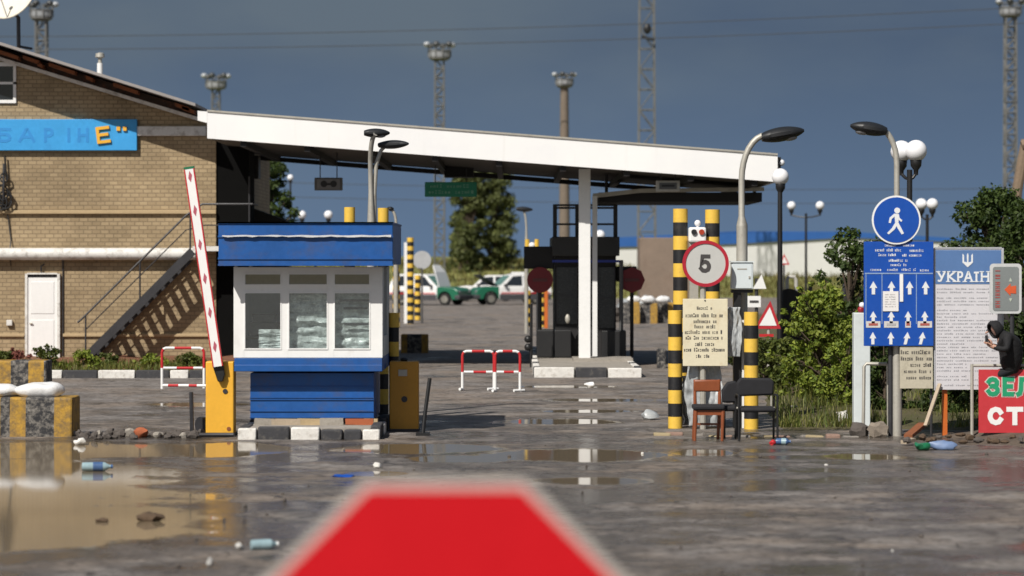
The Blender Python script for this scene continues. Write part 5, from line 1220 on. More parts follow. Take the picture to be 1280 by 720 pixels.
bottle('pale bottle with blue wrapper lying in the left puddle', 121, 589, .36, .055, .12, (pale_pl, plastic_blue, plastic_blue))
bottle('clear squashed bottle lying left of the red sign', 330, 687, .24, .045, .35, (pale_pl, white, pale_pl))
bottle('pale blue bottle on the road by the armchair leg', 979, 556, .2, .045, -.2, (plastic_blue, plastic_blue, pale_pl))
def lump(name, label, px, py, r, mat, cat, sc=(1, 1, .6), seed=0):
    Y = GY(py); q = MB(); q.ball((X(px, Y), Y, r * sc[2] * .9), r, 14, 8, sc=sc); q.jitter(r * .5, 1.2 / r, seed); return tag(q.build(name, mat, ang=50), label, cat)
lump('green_can', 'crushed green can at the muddy kerb', 1151, 563, .09, plastic_green, 'can', (1.1, .8, .7))
lump('blue_bag', 'crumpled pale blue plastic bag on the mud', 1178, 562, .12, M('pale_blue_bag', (.15, .22, .38), .5), 'plastic bag', (1.5, 1, .55), 4)
lump('red_wrapper', 'small red wrapper beneath the black armchair', 966, 556, .05, red, 'wrapper')
lump('white_cup', 'small white cup on wet ground left of red sign', 299, 687, .035, M('dull_paper', (.45, .44, .42), .6), 'cup', (1, 1, .9), 2)
lump('white_wrapper', 'pale crumpled wrapper near the bottom left edge of red sign', 262, 707, .035, M('dull_paper', (.45, .44, .42), .6), 'wrapper', (.8, 1, 1), 5)
lump('mud_clod', 'black clod standing out of the left puddle', 188, 651, .08, soil, 'clod', (1.8, 1, .5), 3)
lump('mud_clod', 'tiny dark clod in the middle of the left puddle', 128, 652, .045, soil, 'clod', (1.6, 1, .4), 4)
lump('brick_chunk', 'orange brick chunk in the rubble line behind the puddle', 176, 547, .10, brick_red, 'brick', (1.1, .8, .7), 1)
lump('white_stone', 'bright white stone at rear edge of left puddle', 100, 556, .07, kw, 'stone', (1.1, .8, .7), 1)
lump('blue_wrapper', 'flat blue wrapper in the shallow water left of red sign', 428, 596, .07, sign_blue, 'wrapper', (1.9, 1, .15), 1)
lump('white_stone', 'small white stone at the red sign upper left corner', 471, 585, .04, kw, 'stone', (1.1, .8, .8), 2)
lump('white_foam', 'white foam block on the yard by the canopy island', 737, 484, .10, white, 'foam', (1.2, .8, .5), 7)
for k in range(34):
    px = 92 + k * 4.9 + rnd.uniform(-3, 3)
    rock('small grey rubble piece in the line behind the left puddle', px, 548 + rnd.uniform(-4, 1.5), rnd.uniform(.06, .17), rnd.uniform(.04, .11), .12, rubble_m if k % 7 else concrete, k * 1.7, 'rubble', 'rubble behind the left puddle')
r5 = random.Random(21)
for k in range(60):
    py = r5.uniform(556, 716); px = r5.choice((r5.uniform(215, 560), r5.uniform(620, 1270)))
    s = r5.uniform(.012, .038)
    rock('loose pebble scattered on the wet foreground road', px, py, s * 1.4, s * .8, s, kw if k % 15 == 0 else rubble_m, k * 2.3, 'pebble', 'pebbles on the wet road')
for k in range(16):
    px = 1130 + k * 9.5 + rnd.uniform(-4, 4); Y = rnd.uniform(34.6, 36.6)
    rock('clod of earth on the mud bank before the red board', px, 0, rnd.uniform(.06, .16), rnd.uniform(.04, .08), .12, soil if k % 5 else rubble_m, k * 3.1, 'clod', 'clods on the mud bank', Y=Y, z0=.05)
for k, (px, w_) in enumerate(((318, .3), (340, .42), (372, .4), (400, .34), (432, .4), (455, .2))):
    q = MB(); x = X(px, YB + .15); q.box(x, x + w_, YB + .08, YB + .2, .15, .15 + .09); q.jitter(.015, 6, k)
    tag(q.build('loose_brick', [concrete, plank_wood, brick_ledge][k % 3] if k != 4 else brick_red, smooth=False), 'loose brick packed under the front of the blue booth', 'brick', 'bricks under the booth')

# ------------------------------------------------------------------ stop sign in the foreground (only its upper edge reaches the picture)
YO = 5.9
so = thing('octagonal_sign', 'blurred red octagonal sign with pale border in the near foreground', 'road sign', (X(557, YO), YO, 0))
zc_ = Z(600, YO) - .45; xc = X(557, YO)
def octo(r): return [(xc + r * math.cos(R(22.5 + 45 * i)), zc_ + r * math.sin(R(22.5 + 45 * i))) for i in range(8)]
q = MB(); q.prism(octo(.45 / math.cos(R(22.5))), YO, YO + .006); q.build('plate', sign_edge, so, smooth=False)
q = MB(); q.prism(octo(.430 / math.cos(R(22.5))), YO - .004, YO - .001); q.build('red_face', sign_red, so, smooth=False)
q = MB(); q.tube([(xc, YO + .045, 0), (xc, YO + .045, zc_ + .3)], .03, 12); q.build('post', grey_metal, so)

# ------------------------------------------------------------------ parked cars
def car(label, x0, Y, face, hood_mat, z=0.):
    """face = +1 nose to +X; x0 = nose tip x.  Bonnet stands open."""
    t = thing('parked_car', label, 'car', (x0 - face * 2.1, Y, 0), 'white and green patrol cars')
    def fx_(u): return x0 - face * u     # u = metres behind the nose
    def poly(P): return [(fx_(u), z_) for u, z_ in P]
    def arch(uc, r=.40, n=9): return [(uc - r * math.cos(math.pi * i / n), .34 + r * math.sin(math.pi * i / n)) for i in range(n + 1)]
    W_ = .88
    y0, y1 = Y - W_, Y + W_
    front = [(0.02, .30)] + [(.42, .30)] + arch(.85)[1:-1] + [(1.30, .30), (1.30, .98), (.95, 1.0), (.3, .93), (.06, .80)]
    rear = [(1.30, .30), (2.95, .30)] + arch(3.42)[1:-1] + [(3.88, .30), (4.28, .36), (4.32, .75), (4.25, 1.0), (1.30, .98)]
    q = MB(); q.prism(poly(rear), y0, y1); q.build('body', white_car, t, smooth=False, bevel=.04)
    q = MB(); q.prism(poly(front), y0 + .005, y1 - .005); q.build('front_wing', hood_mat, t, smooth=False, bevel=.04)
    # cabin, narrower at the roof
    P = [(1.30, .98), (2.02, 1.62), (2.3, 1.68), (3.6, 1.68), (3.95, 1.58), (4.22, 1.0)]
    def cab(P, ins0, ins1, name, mat, parent, off=0.):
        q = MB(); k = len(P); zs = [p[1] for p in P]; zl, zh = .98, 1.68
        def w(z_): return W_ - .03 - off * -1 - (z_ - zl) / (zh - zl) * .14
        vs = [(fx_(u), Y - w(z_), z_) for u, z_ in P] + [(fx_(u), Y + w(z_), z_) for u, z_ in P]
        fs = [tuple(range(k)), tuple(range(2 * k - 1, k - 1, -1))] + [(i, (i + 1) % k, k + (i + 1) % k, k + i) for i in range(k)]
        q._add(vs, fs); return q.build(name, mat, parent, smooth=False)
    cab(P, 0, 0, 'cabin', white_car, t)
    for nm, Pw in (('side_window', [(1.62, 1.04), (2.10, 1.55), (2.62, 1.59), (2.62, 1.04)]), ('side_window', [(2.74, 1.04), (2.74, 1.59), (3.50, 1.59), (3.72, 1.50), (3.78, 1.04)])):
        cab(Pw, 0, 0, nm, car_glass, t, .012)
    for (ua, za_, ub, zb_) in ((1.40, 1.06, 1.96, 1.57),):
        q = MB(); dxn = .015
        a = (fx_(ua - .02), za_ + .02); b = (fx_(ub - .02), zb_ + .02)
        q._add([(a[0], Y - .74, a[1]), (a[0], Y + .74, a[1]), (b[0], Y + .66, b[1]), (b[0], Y - .66, b[1])], [(0, 1, 2, 3)])
        o = q.build('windscreen', M('green_glass', (.10, .22, .18), .1), t, smooth=False); s = o.modifiers.new('s', 'SOLIDIFY'); s.thickness = .01
    for sgn in (-1, 1):
        for u in (.85, 3.42):
            yy = Y + sgn * (W_ - .1)
            q = MB(); q.disc(fx_(u), .33, .33, yy - .1, yy + .1, 24); wh = q.build('wheel', tyre, t, smooth=False, bevel=.03)
            q = MB(); q.disc(fx_(u), .33, .20, yy + sgn * .095 - .01, yy + sgn * .11 + .005, 16); q.build('rim', grey_metal, wh, smooth=False)
    q = MB(); q.box(min(fx_(-.06), fx_(.25)), max(fx_(-.06), fx_(.25)), y0 - .01, y1 + .01, .32, .56); q.build('bumper', M('bumper_grey', (.05, .05, .055), .6), t, smooth=False, bevel=.05)
    for sgn in (-1, 1):
        q = MB(); q.ball((fx_(.10), Y + sgn * .62, .72), .14, 12, 8, sc=(.6, 1.2, .7)); q.build('headlight', lamp_glass, t)
    q = MB(); q.box(min(fx_(1.32), fx_(4.26)), max(fx_(1.32), fx_(4.26)), y0 - .012, y0 - .001, .27, .58); q.build('side_cladding', M('bumper_grey', (.05, .05, .055), .6), t, smooth=False)
    q = MB(); q.box(min(fx_(1.4), fx_(4.2)), max(fx_(1.4), fx_(4.2)), y0 - .014, y0 - .001, .61, .67); q.build('red_stripe', red, t, smooth=False)
    for u in (2.68,):
        q = MB(); q.box(fx_(u) - .01, fx_(u) + .01, y0 - .008, y0 - .001, .58, .97); q.build('door_seam', M('seam', (.2, .2, .2), .6), t, smooth=False)
    q = MB(); q.box(min(fx_(1.55), fx_(1.72)), max(fx_(1.55), fx_(1.72)), y0 - .2, y0 - .02, 1.0, 1.13); q.build('mirror', black_paint, t, smooth=False, bevel=.03)
    return t, fx_
carL, fL = car('white patrol car with green front and white bonnet raised, nose right', X(583, 150), 150, 1, green_car)
a = Vector((fL(1.25), 150, 1.02))
q = MB(); q._add([(fL(1.22), 149.25, 1.0), (fL(1.22), 150.75, 1.0), (fL(1.5), 150.68, 1.8), (fL(1.75), 150.4, 2.18), (fL(1.75), 149.6, 2.18), (fL(1.5), 149.32, 1.8)], [(0, 1, 2, 5), (5, 2, 3, 4)])
o = q.build('bonnet', white_car, carL, smooth=False); s = o.modifiers.new('s', 'SOLIDIFY'); s.thickness = .04
carR, fR = car('white patrol car with green front and black bonnet underside raised, nose left', X(592, 152), 152, -1, green_car)
q = MB(); q._add([(fR(1.25), 151.25, 1.02), (fR(1.25), 152.75, 1.02), (fR(.25), 152.7, 1.62), (fR(.25), 151.3, 1.62)], [(0, 1, 2, 3)])
o = q.build('bonnet', black_paint, carR, smooth=False); s = o.modifiers.new('s', 'SOLIDIFY'); s.thickness = .05
q = MB(); q.box(fR(2.6) - .25, fR(2.6) + .25, 151.5, 152.5, 1.685, 1.78); q.build('roof_beacon', white, carR, smooth=False, bevel=.03)
carL.rotation_euler = (0, 0, R(-24)); carR.rotation_euler = (0, 0, R(16))
carL.scale = carR.scale = (1.08, 1.08, 1.08)
carB, fB = car('white car seen between the two patrol cars behind them', X(566, 165), 165, -1, white_car)
carB['group'] = 'white cars'
# brown trailer behind the far blocks
tr = thing('brown_trailer', 'plain brown grey trailer side beyond far striped blocks', 'trailer', (X(822, 118), 118, 0))
q = MB(); q.box(X(800, 118), X(862, 118), 118, 120.4, .7, Z(297, 118)); q.build('box_body', brown_panel, tr, smooth=False, bevel=.03)
for px in (812, 850):
    q = MB(); q.disc(X(px, 118), .45, .45, 118.1, 118.4, 24); q.build('wheel', tyre, tr, smooth=False)
q = MB(); q.box(X(800, 118), X(862, 118), 118.3, 120, .5, .698); q.build('chassis', black_paint, tr, smooth=False)

for k in range(12):
    rock('dark scrap fragment heaped beyond the far striped blocks', 768 + k * 6.5, 0, rnd.uniform(.5, 1.0), rnd.uniform(.5, 1.1), .6, [rubble_m, black_block, tarp, brown_panel][k % 4], 90 + k, 'scrap', 'scrap heap beyond the far blocks', Y=108 + rnd.uniform(-1, 1))
# ------------------------------------------------------------------ masts, tower, wires
def flood_mast(label, px, Y, ytop, w_px, head_w, lattice=False, mat=mast_conc, zb=0.):
    t = thing('floodlight_mast', label, 'floodlight mast', (X(px, Y), Y, 0), 'tall floodlight masts')
    x = X(px, Y); w = w_px * Y / F; zt = Z(ytop, Y); hw = head_w * Y / F / 2
    if lattice:
        lat(t, x, Y, w * 1.05, w * .9, 0, zt, mast_steel, 'lattice', .9, .045)
    else:
        q = MB(); q.lathe(x, Y, [(w * .62, 0), (w * .42, zt)], 14); q.build('shaft', mat, t)
    q = MB(); q.lathe(x, Y, [(hw * .55, zt - .1), (hw * .8, zt + .02), (hw * .8, zt + .16)], 14); pl = q.build('platform', mast_steel, t)
    q = MB(); n = 10; ph = hw * .85
    for i in range(n):
        a = 2 * math.pi * i / n; q.tube([(x + hw * .85 * math.cos(a), Y + hw * .85 * math.sin(a), zt + .15), (x + hw * .85 * math.cos(a), Y + hw * .85 * math.sin(a), zt + .15 + ph)], hw * .04, 5)
    for zz in (.55, 1.0): q.tube([(x + hw * .85 * math.cos(2 * math.pi * i / 16), Y + hw * .85 * math.sin(2 * math.pi * i / 16), zt + .15 + ph * zz) for i in range(17)], hw * .04, 5)
    q.build('railing', mast_steel, pl)
    q = MB(); q.ring(0, 0, hw * .80, hw * .82, 0, ph * .62, 20); q.v = [(x + a, Y + c, zt + .16 + b) for a, b, c in q.v]; q.build('basket', M('basket_grey', (.26, .27, .28), .6), pl)
    for i in range(6):
        a = 2 * math.pi * i / 6 + .3; q = MB(); c = (x + hw * math.cos(a), Y + hw * math.sin(a), zt + .15 + ph * 1.12)
        q.ball(c, hw * .27, 10, 6, sc=(1, 1, .8)); q.build('floodlight', M('flood_dark', (.06, .065, .07), .4) if i % 3 else M('flood_pale', (.4, .42, .44), .3), t)
    return t
def lat(t, x, Y, w0, w1, z0, z1, mat, name, step=1.35, r=.035):
    q = MB(); n = max(3, int((z1 - z0) / (step * w0)))
    for sx in (-1, 1):
        for sy in (-1, 1): q.tube([(x + sx * w0 / 2, Y + sy * w0 / 2, z0), (x + sx * w1 / 2, Y + sy * w1 / 2, z1)], r * 1.6, 5)
    for i in range(n):
        a, b = i / n, (i + 1) / n; za, zb_ = z0 + (z1 - z0) * a, z0 + (z1 - z0) * b; wa, wb = w0 + (w1 - w0) * a, w0 + (w1 - w0) * b
        s = 1 if i % 2 else -1
        for sy in (-1, 1):
            q.tube([(x - s * wa / 2, Y + sy * wa / 2, za), (x + s * wb / 2, Y + sy * wb / 2, zb_)], r, 4); q.tube([(x - wa / 2, Y + sy * wa / 2, za), (x + wa / 2, Y + sy * wa / 2, za)], r, 4)
        for sx in (-1, 1):
            q.tube([(x + sx * wa / 2, Y - s * wa / 2, za), (x + sx * wb / 2, Y + s * wb / 2, zb_)], r, 4)
    return q.build(name, mat, t)
flood_mast('floodlight mast standing straight above the middle of the canopy', 549.5, 200, 74, 12, 33, True)
flood_mast('small distant floodlight mast above the roof and canopy junction', 270, 260, 111, 10, 30, True)
flood_mast('brownish concrete mast with one white lamp right of canopy middle', 705.5, 190, 108, 12, 26, mat=M('mast_brown', (.17, .135, .105), .85, .25, .4))
flood_mast('lattice floodlight mast behind the satellite dish', 52, 170, 24, 14, 34, True)
flood_mast('thin lattice floodlight mast near the right frame edge', 1263, 190, 20, 14, 32, True)
lt = thing('lattice_tower', 'tall bare lattice tower rising out of frame with dark aerial', 'tower', (X(808.5, 210), 210, 0))
lat(lt, X(808.5, 210), 210, 20 * 210 / F * 1.1, 17 * 210 / F, 0, 30, mast_steel, 'lattice', 1.1, .04)
q = MB(); q.ball((X(809, 209), 208.9, Z(36, 209)), .32, 10, 6, sc=(1, .6, 1.4)); q.tube([(X(802, 209), 208.9, Z(46, 209)), (X(818, 209), 208.9, Z(50, 209))], .12, 6); q.build('aerial', black_metal, lt)
q = MB(); q.tube([(X(1262, 72), 72, 0), (X(1271, 72), 72, Z(240, 72)), (X(1283, 72), 72, Z(175, 72))], .15, 10); q.tube([(X(1276, 72), 71.9, Z(182, 72)), (X(1292, 72), 71.9, Z(178, 72))], .13, 8)
tag(q.build('leaning_pole', M('pole_brown', (.22, .16, .11), .9, .3, 2)), 'brown leaning pole cut by the right frame edge', 'pole')
def wire(label, pts, Y, r=.022):
    q = MB(); (x0p, y0p), (x1p, y1p), sag = pts; n = 24; r = .03
    q.tube([(X(x0p + (x1p - x0p) * i / n, Y), Y, Z(y0p + (y1p - y0p) * i / n + sag * 4 * (i / n) * (1 - i / n), Y)) for i in range(n + 1)], r, 5)
    return tag(q.build('power_line', M('wire_grey', (.06, .065, .07), .6)), label, 'power line', 'overhead power lines')
wire('overhead line crossing the sky just above the floodlight mast heads', ((-20, 62), (1300, 28), 8), 185)
wire('higher overhead line crossing the top of the sky', ((-20, 46), (1300, 8), 8), 186)
wire('overhead line seen below the canopy, upper of the pair', ((250, 225), (1300, 235), 6), 240)
wire('overhead line seen below the canopy, lower of the pair', ((250, 243), (1300, 252), 6), 241)

# warehouse far right
wh = thing('warehouse', 'long white warehouse with bright blue roof beyond the field', 'building', (X(980, 230), 230, 0))
YV = 230
q = MB(); q.prism([(X(a, YV), Z(b, YV)) for a, b in ((766, 309), (920, 304.5), (1060, 297), (1200, 302.5))] + [(X(1200, YV), 0), (X(766, YV), 0)], YV, YV + 40); q.build('wall', ware_white, wh, smooth=False)
q = MB(); q.prism([(X(a, YV), Z(b, YV)) for a, b in ((764, 309), (920, 305), (1060, 297), (1202, 303), (1202, 298), (1060, 289.5), (920, 290.5), (764, 297))], YV - .22, YV - .02); q.build('roof_edge', ware_blue, wh, smooth=False)
q = MB(); q.prism([(X(a, YV), Z(b, YV)) for a, b in ((764, 298), (920, 290), (1060, 290.5), (1202, 300), (1202, 299.5), (1060, 289.6), (920, 289), (764, 297.5))], YV, YV + 40); q.build('roof', ware_blue, wh, smooth=False)
# dark fence at right
fn = thing('dark_fence', 'dark board fence behind the shrubs at right', 'fence', (X(1100, 57), 57, 0))
fa, fb = Vector((X(974, 66), 66, 0)), Vector((X(1330, 49), 49, 0)); LL = (fb - fa).length; dd = (fb - fa).normalized()
q = MB(); k = int(LL / .16)
for i in range(k):
    p = fa + dd * (i * .16); h_ = 1.75 + .08 * math.sin(i * 12.9)
    q.bar(p + Vector((0, 0, 0)) + dd * .07, p + Vector((0, 0, h_)) + dd * .07, .15, .025, up=dd.cross(Vector((0, 0, 1))))
q.build('boards', M('fence_dark', (.035, .030, .028), .85, .35, 2), fn, smooth=False)
for i in range(int(LL / 2.5) + 1):
    p = fa + dd * (i * 2.5) + Vector((0, .08, 0)); q = MB(); q.tube([p, p + Vector((0, 0, 2.0))], .05, 8); q.build('fence_post', dark_metal, fn)

# ------------------------------------------------------------------ vegetation
def leaves(clumps, n_per, size, rs, flat=.55):
    q = MB()
    for (c, r) in clumps:
        for _ in range(max(3, int(n_per * (r[0] if isinstance(r, tuple) else r) ** 1.2))):
            d = Vector((rs.gauss(0, 1), rs.gauss(0, 1), rs.gauss(0, 1)))
            if d.length < .01: continue
            d = d.normalized() * (rs.random() ** .45)
            rr = r if isinstance(r, tuple) else (r, r, r * .8)
            p = Vector(c) + Vector((d.x * rr[0], d.y * rr[1], d.z * rr[2]))
            nrm = (d + Vector((rs.gauss(0, .6), rs.gauss(0, .6), rs.gauss(.35, .6)))).normalized()
            a = nrm.cross(Vector((rs.gauss(0, 1), rs.gauss(0, 1), rs.gauss(0, 1)))).normalized(); b = nrm.cross(a)
            s = size * rs.uniform(.6, 1.35)
            q._add([p - a * s, p - b * s * flat + nrm * s * .12, p + a * s, p + b * s * flat + nrm * s * .12], [(0, 1, 2, 3)])
    return q
def tree(name, label, px, Y, base_z, ztop, halfw, mat, seed, n_clump=40, n_per=120, size=.06, trunk_r=.12, shape='round', group=None, cat='tree', zlow=.25, rcl=.25, depth=1.0):
    rs = random.Random(seed); x = X(px, Y); h = ztop - base_z
    t = thing(name, label, cat, (x, Y, base_z), group)
    cl = []
    for _ in range(n_clump):
        v = zlow + (1 - zlow) * rs.random() ** .9
        if shape == 'poplar': w = halfw * min(1, (v - zlow) / .12 + .45) * (1.05 - .62 * v ** 2.2)
        elif shape == 'shrub': w = halfw * math.sqrt(max(.05, 1 - (v * .98) ** 2.4))
        else:
            u = (v - zlow) / (1 - zlow); w = halfw * math.sqrt(max(.06, 1 - (2 * u - .85) ** 2 * .78))
        a = rs.uniform(0, 2 * math.pi); rr = w * math.sqrt(rs.random())
        r = halfw * rcl * rs.uniform(.55, 1.25)
        if shape != 'poplar' and rs.random() < (.35 if shape == 'shrub' else .22): rr *= rs.uniform(1.1, 1.4); r *= .6; v = min(1.08, v * 1.1) if shape == 'shrub' else v
        cl.append(((x + rr * math.cos(a), Y + rr * math.sin(a) * depth, base_z + h * v - r * .4), r))
    scale = n_per / (halfw * rcl) ** 1.2
    q = leaves(cl, scale, size, rs); cr = q.build('crown', mat, t, smooth=False, norm=False)
    q = MB(); topv = .85 if shape == 'poplar' else .6
    q.tube([(x, Y, base_z - .1), (x + .04 * h * rs.uniform(-1, 1), Y, base_z + h * topv * .5), (x + .03 * h * rs.uniform(-1, 1), Y, base_z + h * topv)], [trunk_r, trunk_r * .7, trunk_r * .25], 8)
    for c, r in cl[::2]:
        b0 = Vector((x, Y, base_z + h * min(topv * .9, max(.1, (c[2] - base_z) / h * .62)))); c = Vector(c)
        q.tube([b0, b0.lerp(c, .55) + Vector((0, 0, .04 * h)), c], [trunk_r * .38, trunk_r * .22, trunk_r * .08], 5)
    q.build('trunk', bark, t)
    return t
G1 = 'poplars beyond the parked cars'
tree('poplar_tree', 'tall dark poplar left of the pair beyond the parked cars', 585, 215, 0, Z(190, 215), 1.75, leaf_poplar, 3, 130, 110, .15, .25, 'poplar', G1, zlow=.08, rcl=.34)
tree('poplar_tree', 'broader dark poplar right of the pair beyond the parked cars', 618, 216, 0, Z(200, 216), 1.95, leaf_poplar, 4, 130, 110, .15, .25, 'poplar', G1, zlow=.08, rcl=.34)
tree('low_tree', 'low dark bushy tree at the foot of the poplars', 577, 212, 0, Z(286, 212), 1.6, leaf_poplar, 5, 30, 110, .15, .15, 'shrub', zlow=.1, rcl=.34)
tree('roadside_tree', 'green tree behind the dark annex under canopy', 334, 92, 0, Z(190, 92), .95, leaf_dark, 8, 85, 130, .085, .14, 'round', zlow=.2, rcl=.36)
tree('roof_sapling', 'small green tree tip showing above the sloping roof', 176, 80, 0, Z(91, 80), .45, leaf_mid, 9, 30, 50, .07, .08, 'poplar', zlow=.4, rcl=.4)
tree('broad_tree', 'large dark tree rising behind the information board', 1243, 56, 0, Z(238, 56), 1.15, leaf_dark, 11, 110, 130, .06, .12, 'round', zlow=.15, rcl=.3)
tree('broad_tree', 'dark tree filling the right frame edge behind the grey sign', 1290, 53, 0, Z(250, 53), 1.2, leaf_dark, 12, 90, 130, .06, .12, 'round', zlow=.15, rcl=.3)
tree('thin_tree', 'loose dark young tree left of the pedestrian sign', 1062, 54, 0, Z(288, 54), .75, leaf_dark, 13, 75, 80, .055, .07, 'round', zlow=.2, rcl=.3)
tree('thin_tree', 'dark young tree hidden behind the lane board', 1110, 55, 0, Z(295, 55), .9, leaf_dark, 14, 80, 90, .055, .07, 'round', zlow=.15, rcl=.3)
tree('thin_tree', 'dark bushy tree between the lane board and information board', 1160, 52, 0, Z(322, 52), 1.0, leaf_dark, 24, 70, 90, .055, .07, 'round', zlow=.1, rcl=.3)
tree('bright_shrub', 'bright green shrub in front of the dark fence', 1026, 45, .05, Z(364, 45), .74, leaf_bright, 15, 190, 62, .044, .05, 'shrub', cat='shrub', zlow=.05, rcl=.2)
tree('bright_shrub', 'lower olive shrub right of the bright one near the pillar', 1058, 43, .05, Z(425, 43), .45, leaf_bright, 16, 60, 110, .038, .04, 'shrub', cat='shrub', zlow=.05, rcl=.3)
tree('bright_shrub', 'straggling pale shrub between the globe pole and bright shrub', 992, 47, .05, Z(420, 47), .38, leaf_mid, 17, 45, 90, .038, .04, 'shrub', cat='shrub', zlow=.05, rcl=.3)
tree('dark_shrub', 'dark shrub under the white information board', 1200, 41, .0, Z(470, 41), .62, leaf_dark, 18, 60, 120, .04, .04, 'shrub', cat='shrub', zlow=.05, rcl=.3)
tree('dark_shrub', 'dark shrub behind the pipe hoop and the lamp pole', 1105, 41.5, .0, Z(420, 41.5), .5, leaf_dark, 19, 60, 120, .04, .04, 'shrub', cat='shrub', zlow=.05, rcl=.3)
tree('dark_shrub', 'dark shrub behind the black armchair and the warning triangle', 955, 50, .0, Z(425, 50), .55, leaf_mid, 20, 50, 100, .045, .04, 'shrub', cat='shrub', zlow=.05, rcl=.3)
tree('dark_shrub', 'dark tall shrub behind the man at right edge', 1270, 42, .0, Z(395, 42), .7, leaf_dark, 22, 70, 120, .045, .04, 'shrub', cat='shrub', zlow=.05, rcl=.3)
# bed plants
for k, (px, Y, h, hw, m_, lab) in enumerate(((18, 59, .42, .3, M('red_leaf', (.16, .045, .03), .7), 'reddish bedding plant by the left frame edge'), (60, 57, .55, .35, leaf_mid, 'green bedding plant before the white door'),
        (104, 57, .42, .4, leaf_bright, 'bright low plant at the staircase foot'), (133, 58, .30, .35, leaf_mid, 'low plant right of the staircase foot'), (190, 58, .30, .4, leaf_bright, 'low green plant under the staircase'), (236, 57, .36, .35, leaf_mid, 'green plant behind the barrier with a low rail'), (4, 57, .38, .3, leaf_mid, 'green plant cut by the left frame edge'))):
    tree('bed_plant', lab, px, Y, .12, .12 + h, hw, m_, 40 + k, 26, 45, .04, .02, 'shrub', 'plants in the bed along the brick wall', 'plant', zlow=.05, rcl=.35)
# grass on the verge and in the bed
rs = random.Random(77); gq = MB()
def blade(q, p, h, w, lean):
    a = rs.uniform(0, 2 * math.pi); d = Vector((math.cos(a), math.sin(a), 0)); s = Vector((-d.y, d.x, 0))
    p = Vector(p); m_ = p + Vector((0, 0, h * .55)) + d * lean * .35; t_ = p + Vector((0, 0, h)) + d * lean
    q._add([p - s * w, p + s * w, m_ + s * w * .7, m_ - s * w * .7, t_], [(0, 1, 2, 3), (3, 2, 4)])
for _ in range(15000):
    v = rs.random() ** 1.7; y = 38.0 + v * 32; xl = 3.95 + (y - 37.6) * .078
    x = xl + rs.random() ** 1.2 * (7 + v * 8)
    dens = noise.noise(Vector((x * .9, y * .5, 7)))
    if dens < -.15 and rs.random() < .8: continue
    blade(gq, (x, y, .05), rs.uniform(.07, .28) * (1 + dens), .008 + .004 * v * 4, rs.uniform(.03, .2))
tag(gq.build('verge_grass', grass_m, smooth=False, norm=False), 'rough green and straw grass growing over the right verge', 'grass', kind='stuff')
gq = MB()
for _ in range(5000):
    x = rs.uniform(X(-100, 57), X(262, 57)); y = rs.uniform(55.6, 60); blade(gq, (x, y, .1), rs.uniform(.05, .22), .01, rs.uniform(.02, .1))
tag(gq.build('bed_grass', grass_m, smooth=False, norm=False), 'thin grass growing over the bed along the brick wall', 'grass', kind='stuff')
gq = MB()
for _ in range(16000):
    x = rs.uniform(-25, 45); y = rs.uniform(180, 250); u = (x + 160) / 360; v = (y - 178) / 140
    z = -.05 + 3.5 * (1 - .5 * min(1, max(0, (x - 8) / 6))) * min(1, v * 2.2) * (.8 + .25 * noise.noise(Vector((x * .03, y * .03, 1))))
    blade(gq, (x, y, z - .05), rs.uniform(.2, .7), .05, rs.uniform(.05, .3))
tag(gq.build('field_grass', leaf_dry, smooth=False, norm=False), 'tall yellowish grass on the far field', 'grass', kind='stuff')

# ------------------------------------------------------------------ person perched on the railing
def skin_mesh(name, chains, mats, levels=2):
    """chains: list of (points, radii); first chain holds the root. Each chain is grown to its own skin, then all join in one mesh"""
    bmj = bmesh.new()
    for pts, rad in chains:
        me = bpy.data.meshes.new('tmp'); me.from_pydata([tuple(p) for p in pts[0]], pts[1], [])
        o = bpy.data.objects.new('tmp', me); COL.objects.link(o)
        o.modifiers.new('skin', 'SKIN'); ly = me.skin_vertices[0].data
        for i, r in enumerate(rad): ly[i].radius = (r, r) if not isinstance(r, tuple) else r
        for i in range(len(rad)): ly[i].use_root = (i == 0)
        sb_ = o.modifiers.new('sub', 'SUBSURF'); sb_.levels = sb_.render_levels = levels
        dg = bpy.context.evaluated_depsgraph_get(); m2 = bpy.data.meshes.new_from_object(o.evaluated_get(dg))
        bmj.from_mesh(m2); bpy.data.objects.remove(o)
    me = bpy.data.meshes.new(name); bmj.to_mesh(me); bmj.free()
    for p in me.polygons: p.use_smooth = True
    return me
YPn = 36.27
def pv(px, py, dy=0.): return Vector((X(px, YPn), YPn + dy, Z(py, YPn)))
pers = thing('person', 'person in black hooded jacket perched on railing, hands raised before face', 'person', (X(1258, YPn), YPn, 0))
hip = pv(1261, 463, .03)
P = [hip, pv(1265, 447, .02), pv(1263, 432, 0), pv(1256, 421.5, -.02),                      # 0-3 pelvis, waist, chest, upper chest
     pv(1249, 415.5, -.03), pv(1243.5, 411.5, -.04), pv(1239.5, 414.5, -.045),                     # 4-6 neck, skull, face
     pv(1256, 421, -.20), pv(1254, 437, -.27), pv(1239, 433.5, -.22), pv(1234.5, 430, -.2),  # 7-10 near arm: shoulder elbow wrist palm
     pv(1259, 421, .16), pv(1253, 436, .2), pv(1239, 432, .02), pv(1234, 428.5, -.03),    # 11-14 far arm
     pv(1262, 464, .02), pv(1249, 468, .10), pv(1251, 503, .13), pv(1252, 536, .10), pv(1247, 540, .06),   # 15-19 near leg
     pv(1266, 464, .14), pv(1259, 468, .20), pv(1261, 503, .24), pv(1262, 536, .20), pv(1257, 540, .14)]
P[18].z = P[23].z = .16; P[19].z = P[24].z = .12
rad = [.18, .18, .195, .155, .065, .10, .088, .07, .055, .038, .036, .07, .055, .038, .036, .095, .075, .055, .042, .04, .095, .075, .055, .042, .04]
